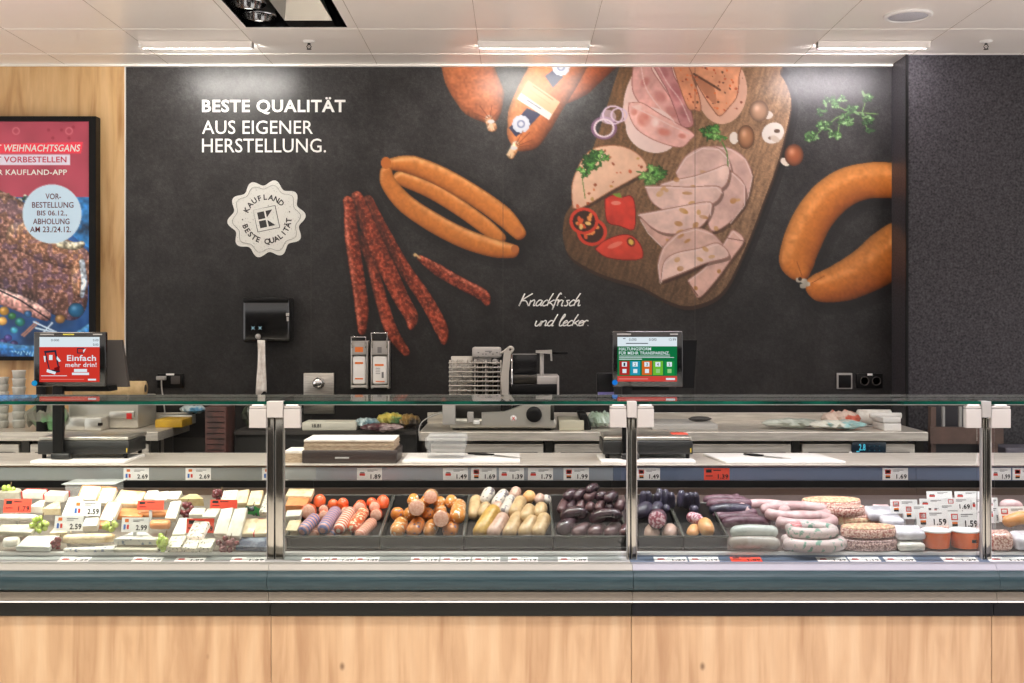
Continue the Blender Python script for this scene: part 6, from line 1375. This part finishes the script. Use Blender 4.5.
sub(mb, 'digits', [emis('cyan_digits', C3(90, 210, 240), 1.), emis('cyan_dim', C3(60, 110, 130), .6)], f, rc)
MB().lathe([(.009, 0), (.007, -.006), (.001, -.006)], (X(850.5, Y), Y, Z(453, Y)), 12, axis='y').build('indicator', M['white'], rc)
# slicer ---------------------------------------------------------------------
Y = 6.12
t = thing('meat_slicer', (X(505, Y), 6.25, zt+.001), 'large steel meat slicer with slatted stacker on the rear counter', 'slicer')
P = lambda pts, y0, y1, m, n: MB().prism([(X(p[0], Y), Z(p[1], Y)) for p in pts], y0, y1, 'y').build(n, m, t)
M['slb'] = mat('slicer_alloy', C3(196, 192, 184), .35, .6)
def rb(x0, y0, x1, y1, ya, yb, m, n, r=.004): return MB().rbox(X(x0, Y), X(x1, Y), ya, yb, Z(y1, Y), Z(y0, Y), r).build(n, m, t)
rb(450, 418, 556, 428, 6.08, 6.5, M['slb'], 'base', .012)
for x in (456, 548): MB().lathe([(.02, 0), (.02, .03)], (X(x, Y), 6.14, zt+.001), 14).build('foot', M['black'], t); MB().lathe([(.02, 0), (.02, .03)], (X(x, Y), 6.44, zt+.001), 14).build('foot', M['black'], t)
P([(482, 412), (505, 411), (524, 404), (553, 404), (553, 424), (482, 424)], 6.04, 6.12, M['slb'], 'motor_housing')
MB().lathe([(.042, 0), (.042, -.012), (.036, -.02), (.02, -.022), (.001, -.022)], (X(534, 6.04), 6.04, Z(414.3, 6.04)), 28, axis='y').build('thickness_dial', M['black'], t)
mb = MB().lathe([(.017, 0), (.017, -.002), (.001, -.003)], (X(513.5, 6.04), 6.04, Z(418.5, 6.04)), 20, axis='y'); w_ = mb.build('warning_mark', M['card'], t)
mb = MB(); mb.wtext('X', 511.5, 416.5, 515.5, 420.5, 6.036, 0, .02); sub(mb, 'cross', M['redp'], w_, t)
rb(448, 404, 500, 418, 6.10, 6.4, M['dsteel'], 'drive_box')
rb(468, 411, 474, 421, 6.02, 6.08, M['lgrey'], 'control_lever'); rb(474, 419, 480, 423, 6.02, 6.07, M['white'], 'lever_tip')
rb(449.5, 357, 472, 398, 6.26, 6.30, M['slb'], 'stacker_back')
rb(470, 364, 501, 398, 6.26, 6.30, M['dsteel'], 'stacker_plate')
for k in range(8):
    y = 362+k*4.6; mb = MB(); mb.rbox(X(448.8, Y), X(500.5, Y), 6.10, 6.118, Z(y+1.6, Y), Z(y, Y), .002)
    for j in range(10): mb.tube([(X(451+j*5.2, Y), 6.105, Z(y+.8, Y)), (X(451+j*5.2, Y), 6.255, Z(y-1.5, Y))], .003, 6)
    mb.build('stacker_rack', M['steel'], t)
for x in (449.2, 459, 474, 485, 500): rb(x, 360, x+1.6, 404, 6.118, 6.13, M['steel'], 'stacker_upright', .001)
rb(471.5, 347.3, 501, 358.5, 6.2, 6.27, M['lgrey'], 'control_panel', .012)
mb = MB()
for j, (a, b_) in enumerate(((477.5, 352), (482, 353.5), (485, 353.5), (489, 352), (492, 353.5), (496, 352), (477.5, 356))): mb.wrect(a, b_, a+1.8, b_+1.2, 6.198, .002, 0)
mb.wrect(485, 350.8, 492, 351.8, 6.198, .002, 0); mb.build('buttons', M['greyink'], t)
rb(473, 358, 491, 364, 6.22, 6.27, M['lgrey'], 'panel_neck'); MB().lathe([(.018, 0), (.018, -.01), (.001, -.01)], (X(495, 6.2), 6.22, Z(362, 6.2)), 18, axis='y').build('knob', M['lgrey'], t)
P([(504, 352), (508, 347), (511, 354), (509, 372), (508.5, 398), (502, 398), (501, 378), (503, 360)], 6.08, 6.13, M['slb'], 'blade_guard')
MB().lathe([(.15, 0), (.155, .004), (.15, .01), (.02, .012), (.001, .012)], (X(511, 6.2), 6.25, Z(380, 6.2)), 40, axis='x').build('round_blade', M['chrome'], t)
mb = MB().tube(cr([(X(501, 6.15), 6.14, Z(353, 6.15)), (X(505, 6.15), 6.12, Z(351, 6.15)), (X(510, 6.15), 6.12, Z(347, 6.15)), (X(513, 6.15), 6.12, Z(349, 6.15)), (X(510, 6.15), 6.12, Z(353, 6.15))], 4), .008, 8); mb.build('guard_clamp', M['slb'], t)
rb(512, 354.5, 537, 376, 6.2, 6.206, film('smoke_guard', C3(26, 26, 28), .85), 'hand_shield', .001)
MB().box(X(511, Y), X(537, Y), 6.195, 6.2, Z(354.9, Y), Z(354.1, Y)).build('shield_edge', M['grey'], t)
rb(511, 375, 537, 384, 6.12, 6.4, M['dsteel'], 'carriage_plate'); rb(537, 376, 558, 384.5, 6.12, 6.4, M['lgrey'], 'carriage_block')
rb(509.5, 384, 557, 395, 6.10, 6.4, M['black'], 'carriage_front'); rb(557, 376, 559, 396, 6.10, 6.4, M['lgrey'], 'carriage_end', .002); rb(509, 395, 559, 396, 6.095, 6.4, M['lgrey'], 'carriage_rim', .001)
rb(509, 396, 556, 404, 6.14, 6.36, M['dsteel'], 'carriage_foot')
rb(540, 353, 544, 376, 6.16, 6.18, M['lgrey'], 'arm'); P([(536, 350.5), (552, 350), (552.5, 361), (551, 361), (550.5, 354), (536, 353)], 6.14, 6.2, M['alu'], 'pusher')
MB().tube([(X(552, 6.17), 6.17, Z(353, 6.17)), (X(567.5, 6.17), 6.17, Z(353, 6.17))], [.006, .008], 10).build('grip', M['black'], t)
rb(550, 404, 553.5, 419, 6.03, 6.05, M['dsteel'], 'latch_plate')
# curved wire / clear hood left of slicer
t = thing('clear_hood', (X(428, 6.1), 6.1, zt+.001), 'curved clear plastic hood left of the slicer', 'hood')
pts = [(420, 440), (419, 430), (422, 422), (430, 417), (440, 413.5), (444, 413)]; Yh = 5.995
MB().tube(cr([(X(a, Yh), Yh, Z(b, Yh)) for a, b in pts], 5), .003, 6).build('wire_edge', M['lgrey'], t)
mb = MB(); q = cr([(X(a, 6.05), Z(b, 6.05)) for a, b in pts[2:]], 4); n = len(q); mb.add([(p[0], 6.05, p[1]) for p in q]+[(p[0], 6.3, p[1]) for p in q], [(i, i+1, n+i+1, n+i) for i in range(n-1)], 0, True)
hd = mb.build('hood_shell', film('hood_film', C3(190, 190, 180), .3), t); so = hd.modifiers.new('s', 'SOLIDIFY'); so.thickness = .002
mb = MB().rbox(X(443, 5.98), X(455.5, 5.98), 5.94, 5.995, Z(424, 5.98), Z(404, 5.98), .003)
tag(mb.build('pale_reflection_block', M['lgrey']), 'pale upright block shaped after a reflection, in front of the slicer drive', 'box')  # solid pale block modelled after a white rectangle, likely a reflection
# white boards and lumps on the rear counter at the right
Yr = 6.05
def slab(name, label, x0, x1, y0, y1, Yf, dep, m, cat, group=None, z=None, r=.004):
    zz = zt+.0005 if z is None else z; h = Z(y0, Yf)-Z(y1, Yf)
    return tag(MB().rbox(X(x0, Yf), X(x1, Yf), Yf, Yf+dep, zz, zz+h, r).build(name, m), label, cat, group)
slab('plastic_tray', 'pale tray behind the middle post on the rear counter', 652, 718, 423, 429, 6.1, .35, M['lgrey'], 'tray')
mb = MB().tube([(X(x, 6.25), 6.25, Z(420.3, 6.25)) for x in (688.5, 692, 697, 702, 707, 711.5)], [.004, .017, .02, .02, .017, .004], 12, flat=.7); mb.v = [(v[0], v[1], v[2]-min(q[2] for q in mb.v)+zt+.035) for v in mb.v]
tag(mb.build('dark_pouch', M['dgrey']), 'dark oval pouch lying on the pale tray', 'pouch')
slab('white_block', 'pale block on the rear counter right of slicer', 559, 584, 421, 431, 6.08, .3, mat('cream_block', C3(190, 184, 164), .4), 'block')
mb = MB().rbox(X(583, 6.1), X(592, 6.1), 6.1, 6.3, zt+.001, Z(413, 6.1), .01); mb.v = [(v[0]+(v[2]-zt)*-.3, v[1], v[2]) for v in mb.v]; tag(mb.build('black_stand', M['black']), 'small black stand between cream block and film roll', 'stand')
# crumpled bags
def bag(name, label, x, y, w, h, m, Yf=6.15, dep=.16, sd=0, cat='bag', z=None, group=None):
    n = 14; k = 9; r = random.Random(sd); vs = []; cx_ = X(x, Yf); W_ = w*Yf/F/2; H_ = h*Yf/F; z0 = zt+.001 if z is None else z
    for i in range(n):
        for j in range(k):
            a = 2*math.pi*j/k; u = -1+2*i/(n-1); s_ = math.sqrt(max(0.02, 1-abs(u)**2.6))*(1+r.uniform(-.16, .16))
            vs.append((cx_+u*W_, Yf+dep/2+math.cos(a)*dep/2*s_, z0+H_/2+math.sin(a)*H_/2*s_*(1+r.uniform(-.15, .15))))
    fs = [(i*k+j, i*k+(j+1) % k, (i+1)*k+(j+1) % k, (i+1)*k+j) for i in range(n-1) for j in range(k)]+[tuple(range(k-1, -1, -1)), tuple((n-1)*k+j for j in range(k))]
    mb = MB(); mb.add(vs, fs, 0, False); zm = min(v[2] for v in mb.v); mb.v = [(v[0], v[1], v[2]-zm+z0) for v in mb.v]
    return tag(mb.build(name, m), label, cat, group)
green_film = mat('green_print_film', C3(150, 170, 150), .2, c2=C3(190, 205, 195), sc=14, coat=.4)
bag('film_roll', 'pale green crumpled film on the rear counter right of black stand', 601, 425, 26, 16, green_film, sd=3)
bag('plastic_bag', 'red and white bread bag at the right end of the rear counter', 845, 424, 40, 15, mat('bag_red', C3(214, 190, 176), .25, c2=C3(200, 100, 80), sc=9, lo=.5, hi=.56), Yf=6.2, sd=4)
bag('plastic_bag', 'flat white bag with pale blue print near the right end', 842, 430, 58, 9, mat('bag_blue', C3(214, 212, 200), .25, c2=C3(150, 190, 190), sc=12, lo=.5, hi=.6), Yf=6.03, sd=5)
bag('plastic_film', 'clear crumpled film lying along the rear counter at the right', 795, 430, 60, 9, mat('clear_crumple', C3(200, 204, 194), .2, c2=C3(170, 176, 165), sc=10), Yf=6.1, sd=8)
for j, (x0, x1, y0, y1, lb) in enumerate(((884, 901.5, 424, 431.5, 'white wrapped block at the bottom of the right end stack'), (883, 901, 418.5, 423.8, 'white wrapped block, second in the right end stack'))):
    slab('wrapped_block', lb, x0, x1, y0, y1, 6.05, .2, M['board'], 'block', 'wrapped blocks at the right end', z=zt+.0005 if j == 0 else Z(424, 6.05)+.006)
mb = MB().tube([(X(858, 6.35), 6.35, 0), (X(890, 6.35), 6.35, 0)], .042, 20); mb.v = [(v[0], v[1], v[2]+Z(417, 6.35)) for v in mb.v]
tag(mb.build('paper_roll', M['paper']), 'white paper roll lying at the right end of rear counter', 'roll')
mb = MB().rbox(X(858, 6.35), X(890, 6.35), 6.3, 6.42, zt+.001, Z(417, 6.35)-.043, .004); tag(mb.build('roll_stand', M['lgrey']), 'low pale stand under the white paper roll', 'stand')
mb = MB().tube([(X(870, 6.2), 6.2, 0), (X(901, 6.2), 6.2, 0)], .016, 16); mb.v = [(v[0], v[1], v[2]+Z(415.5, 6.2)) for v in mb.v]
tag(mb.build('towel_roll', M['board']), 'thin white rolled towel above the wrapped blocks', 'towel')
# left rear counter: grey wrapped box, machine with red button, paper roll, cups
t = thing('wrapping_machine', (X(95, 6.1), 6.2, zt+.001), 'steel wrapping machine with red button at the left', 'machine')
rr = lambda x0, y0, x1, y1, ya, yb, m, n, r=.004: MB().rbox(X(x0, 6.1), X(x1, 6.1), ya, yb, max(Z(y1, 6.1), zt+.001), Z(y0, 6.1), r).build(n, m, t)
rr(62, 398, 133, 430, 6.18, 6.5, M['slb'], 'body', .01); rr(66, 417, 86, 431, 6.08, 6.2, M['alu'], 'tray'); rr(87, 417, 104, 431, 6.06, 6.18, M['alu'], 'front_box')
rr(105, 412, 130, 419, 6.16, 6.2, M['alu'], 'ledge'); rr(123, 414, 128, 420, 6.15, 6.17, mat('red_switch', C3(196, 40, 36), .3), 'red_switch', .002); rr(101, 422, 105, 425, 6.05, 6.07, M['black'], 'knob', .002)
t = thing('paper_roll', (X(108, 6.3), 6.3, Z(396, 6.3)), 'long brown paper roll lying on the wrapping machine', 'roll')
zc = Z(388.5, 6.3); MB().tube([(X(75, 6.3), 6.3, zc), (X(145.5, 6.3), 6.3, zc)], .042, 24).build('paper', M['kraft'], t)
MB().lathe([(.022, 0), (.02, .001), (.001, .001)], (X(145.5, 6.3), 6.3, zc), 18, axis='x').build('core', M['dgrey'], t)
MB().box(X(74, 6.3), X(77, 6.3), 6.28, 6.32, Z(398, 6.3), zc).build('holder', M['black'], t); MB().box(X(140, 6.3), X(143, 6.3), 6.28, 6.32, Z(398, 6.3), zc-.03).build('holder', M['black'], t)
M['cup'] = mat('pale_cups', C3(198, 198, 192), .4)
for x, w, yt_, yb_, lb in ((2, 13, 377, 428, 'stack of pale cups at the far left edge'), (19, 13, 370, 428, 'taller stack of pale cups, second from the left')):
    Yc = 6.25; t = thing('cup_stack', (X(x, Yc), Yc, zt+.001), lb, 'cups', 'cup stacks at the left'); r = w*Yc/F/2; z0, z1 = zt+.001, Z(yt_, Yc); n = 7
    for k in range(n): za = z0+(z1-z0)*k/n; MB().lathe([(r*.86, 0), (r*.97, (z1-z0)/n*.8), (r*1.02, (z1-z0)/n*.86), (r*1.02, (z1-z0)/n*.98)], (X(x, Yc), Yc, za), 24).build('cup', M['cup'], t)
t = MB().rbox(X(26, 5.9), X(36, 5.9), 6.02, 6.12, zt+.001, Z(372, 6.02), .004); tag(t.build('black_box', M['black']), 'upright black box half hidden behind the red screen', 'box')
bag('wrapped_bundle', 'grey bundle with green printed film at the left', 41, 420, 44, 26, mat('bundle', C3(120, 118, 106), .3, c2=C3(110, 160, 110), sc=8, lo=.45, hi=.6), Yf=6.0+.01, dep=.14, sd=11, cat='bundle')
slab('yellow_block', 'yellow cheese-coloured block on the end of the left rear counter', 155, 182, 415, 423, 6.25, .2, mat('yellow_block', C3(206, 164, 40), .4, c2=C3(180, 140, 40), sc=10), 'block', z=zt+.0005, r=.003)
slab('steel_pan', 'shallow steel pan behind the yellow block', 158, 192, 411, 420, 6.47, .08, M['alu'], 'pan', z=zt+.0005)
bag('blue_bag', 'crumpled white and blue film above the yellow block', 190, 410, 26, 8, mat('bluebag', C3(190, 205, 210), .2, c2=C3(90, 150, 190), sc=12, lo=.5, hi=.6), Yf=6.46, dep=.1, sd=15, z=zt+.055)
# low shelf unit between the rear counters with bags, folded crates
t = thing('low_shelf', (X(300, 6.3), 6.3, 0), 'dark low cabinet between the two rear counters', 'cabinet')
xa, xb = X(158, 6.0)+.14, X(419, 6.0)-.03; zl = Z(431, 6.2)
MB().box(X(229, 6.1), xb, 6.2, 6.59, zl-.02, zl).build('top', M['dgrey'], t); MB().box(X(229, 6.1), xb, 6.22, 6.59, .05, zl-.02).build('carcass', M['void'], t)
for k in range(7): 
    z0 = .35+k*.07; mb = MB(); yy_ = 6.02; mb.rbox(X(176, yy_), X(203, yy_), yy_, yy_+.16, z0, z0+.045, .004)
    for j in range(6): mb.box(X(178+j*4.2, yy_), X(180.5+j*4.2, yy_), yy_-.003, yy_, z0+.01, z0+.035)
    tag(mb.build('folded_crate', mat('crate_dark_%d' % k, C3(40, 38, 37), .5)), 'black folded crate, %s in the stack beneath the yellow block' % ('lowest' if k == 0 else 'topmost' if k == 6 else ORD[k]+' from the bottom'), 'crate', 'folded crates')
t = thing('red_rack', (X(216, 6.1), 6.1, 0), 'tall dark red-brown rack with fine slots, left of the post', 'rack')
MB().rbox(X(205, 6.1), X(226, 6.1), 6.1, 6.3, 0.0, Z(407, 6.1), .004).build('body', mat('red_brown', C3(82, 44, 38), .5, c2=C3(58, 34, 30), sc=14), t)
mb = MB()
for k in range(9):
    z = Z(411+k*5.5, 6.098); mb.box(X(207, 6.098), X(224, 6.098), 6.096, 6.1, z-.003, z)
mb.build('slots', M['black'], t)
M['mixbag'] = mat('mixed_bag', C3(190, 180, 120), .3, c2=C3(70, 60, 70), sc=11, lo=.45, hi=.55)
bag('bread_bag', 'pale blue and white bag left in the heap on the dark cabinet', 365, 420, 26, 10, mat('bb', C3(200, 215, 216), .25, c2=C3(120, 150, 160), sc=10), sd=21, z=zl+.001, Yf=6.25)
bag('bread_bag', 'yellow-green bag in the middle of the heap on the dark cabinet', 390, 418, 30, 14, mat('yb', C3(196, 176, 80), .3, c2=C3(90, 130, 90), sc=10, lo=.45, hi=.6), sd=22, z=zl+.001, Yf=6.3)
bag('bread_bag', 'brownish bag right in the heap on the dark cabinet', 408, 424, 22, 14, mat('nb', C3(150, 120, 70), .3, c2=C3(60, 50, 40), sc=10, lo=.45, hi=.6), sd=23, z=zl+.001, Yf=6.28)
bag('bread_bag', 'plum coloured bag low in front of the heap', 380, 428, 44, 8, mat('pb', C3(90, 56, 62), .3, c2=C3(170, 150, 150), sc=12, lo=.5, hi=.6), sd=24, z=zl+.001, Yf=6.08)
mb = MB().rbox(X(302, 6.22), X(356, 6.22), 6.22, 6.40, zl+.001, Z(422.5, 6.22), .003); bd = tag(mb.build('ledge_board', mat('cream_board', C3(214, 210, 196), .5)), 'cream board with printed number left of the bags', 'board')
mb = MB(); mb.wtext('18.81', 312, 424, 321, 427.5, 6.218, 0, .02); p = mb.build('number_print', M['ink'], None, origin=bd.location); p.parent = bd; p.location = (0, 0, 0)
bag('wrapped_bundle', 'green-grey printed bundle left of the left post', 256, 432, 36, 26, mat('bundle2', C3(52, 56, 48), .35, c2=C3(96, 116, 78), sc=9, lo=.45, hi=.6), sd=31, z=zl+.001, Yf=6.24, cat='bundle')
# dark shelving seen to the right of the rear counter
t = thing('shelf_rack', (X(965, 6.2), 6.2, 0), 'brown framed dark rack at the right, before the pillar', 'rack')
M['brn'] = mat('rack_brown', C3(92, 70, 62), .5, c2=C3(74, 56, 50), sc=8)
for x0, x1 in ((931, 936), (992, 998)): MB().box(X(x0, 6.1), X(x1, 6.1), 6.1, 6.14, .02, Z(407, 6.1)).build('upright', M['brn'], t)
MB().box(X(929, 6.1), X(1002, 6.1), 6.08, 6.12, Z(443.5, 6.1), Z(427, 6.1)).build('cross_panel', M['brn'], t)
MB().box(X(936, 6.1), X(992, 6.1), 6.2, 6.22, Z(475, 6.1), Z(407, 6.1)).build('back_panel', mat('rack_dark', C3(40, 38, 44), .5), t)
for x in (944, 961): MB().box(X(x, 6.1), X(x+2.5, 6.1), 6.12, 6.14, Z(427, 6.1), Z(407, 6.1)).build('divider', M['grey'], t)
mb = MB().rbox(X(1006, 6.1), X(1075, 6.1), 6.1, 6.3, .0, Z(448, 6.1), .006); tag(mb.build('grey_cabinet', mat('violet_grey', C3(88, 84, 94), .5)), 'low violet-grey cabinet at the right picture edge', 'cabinet')
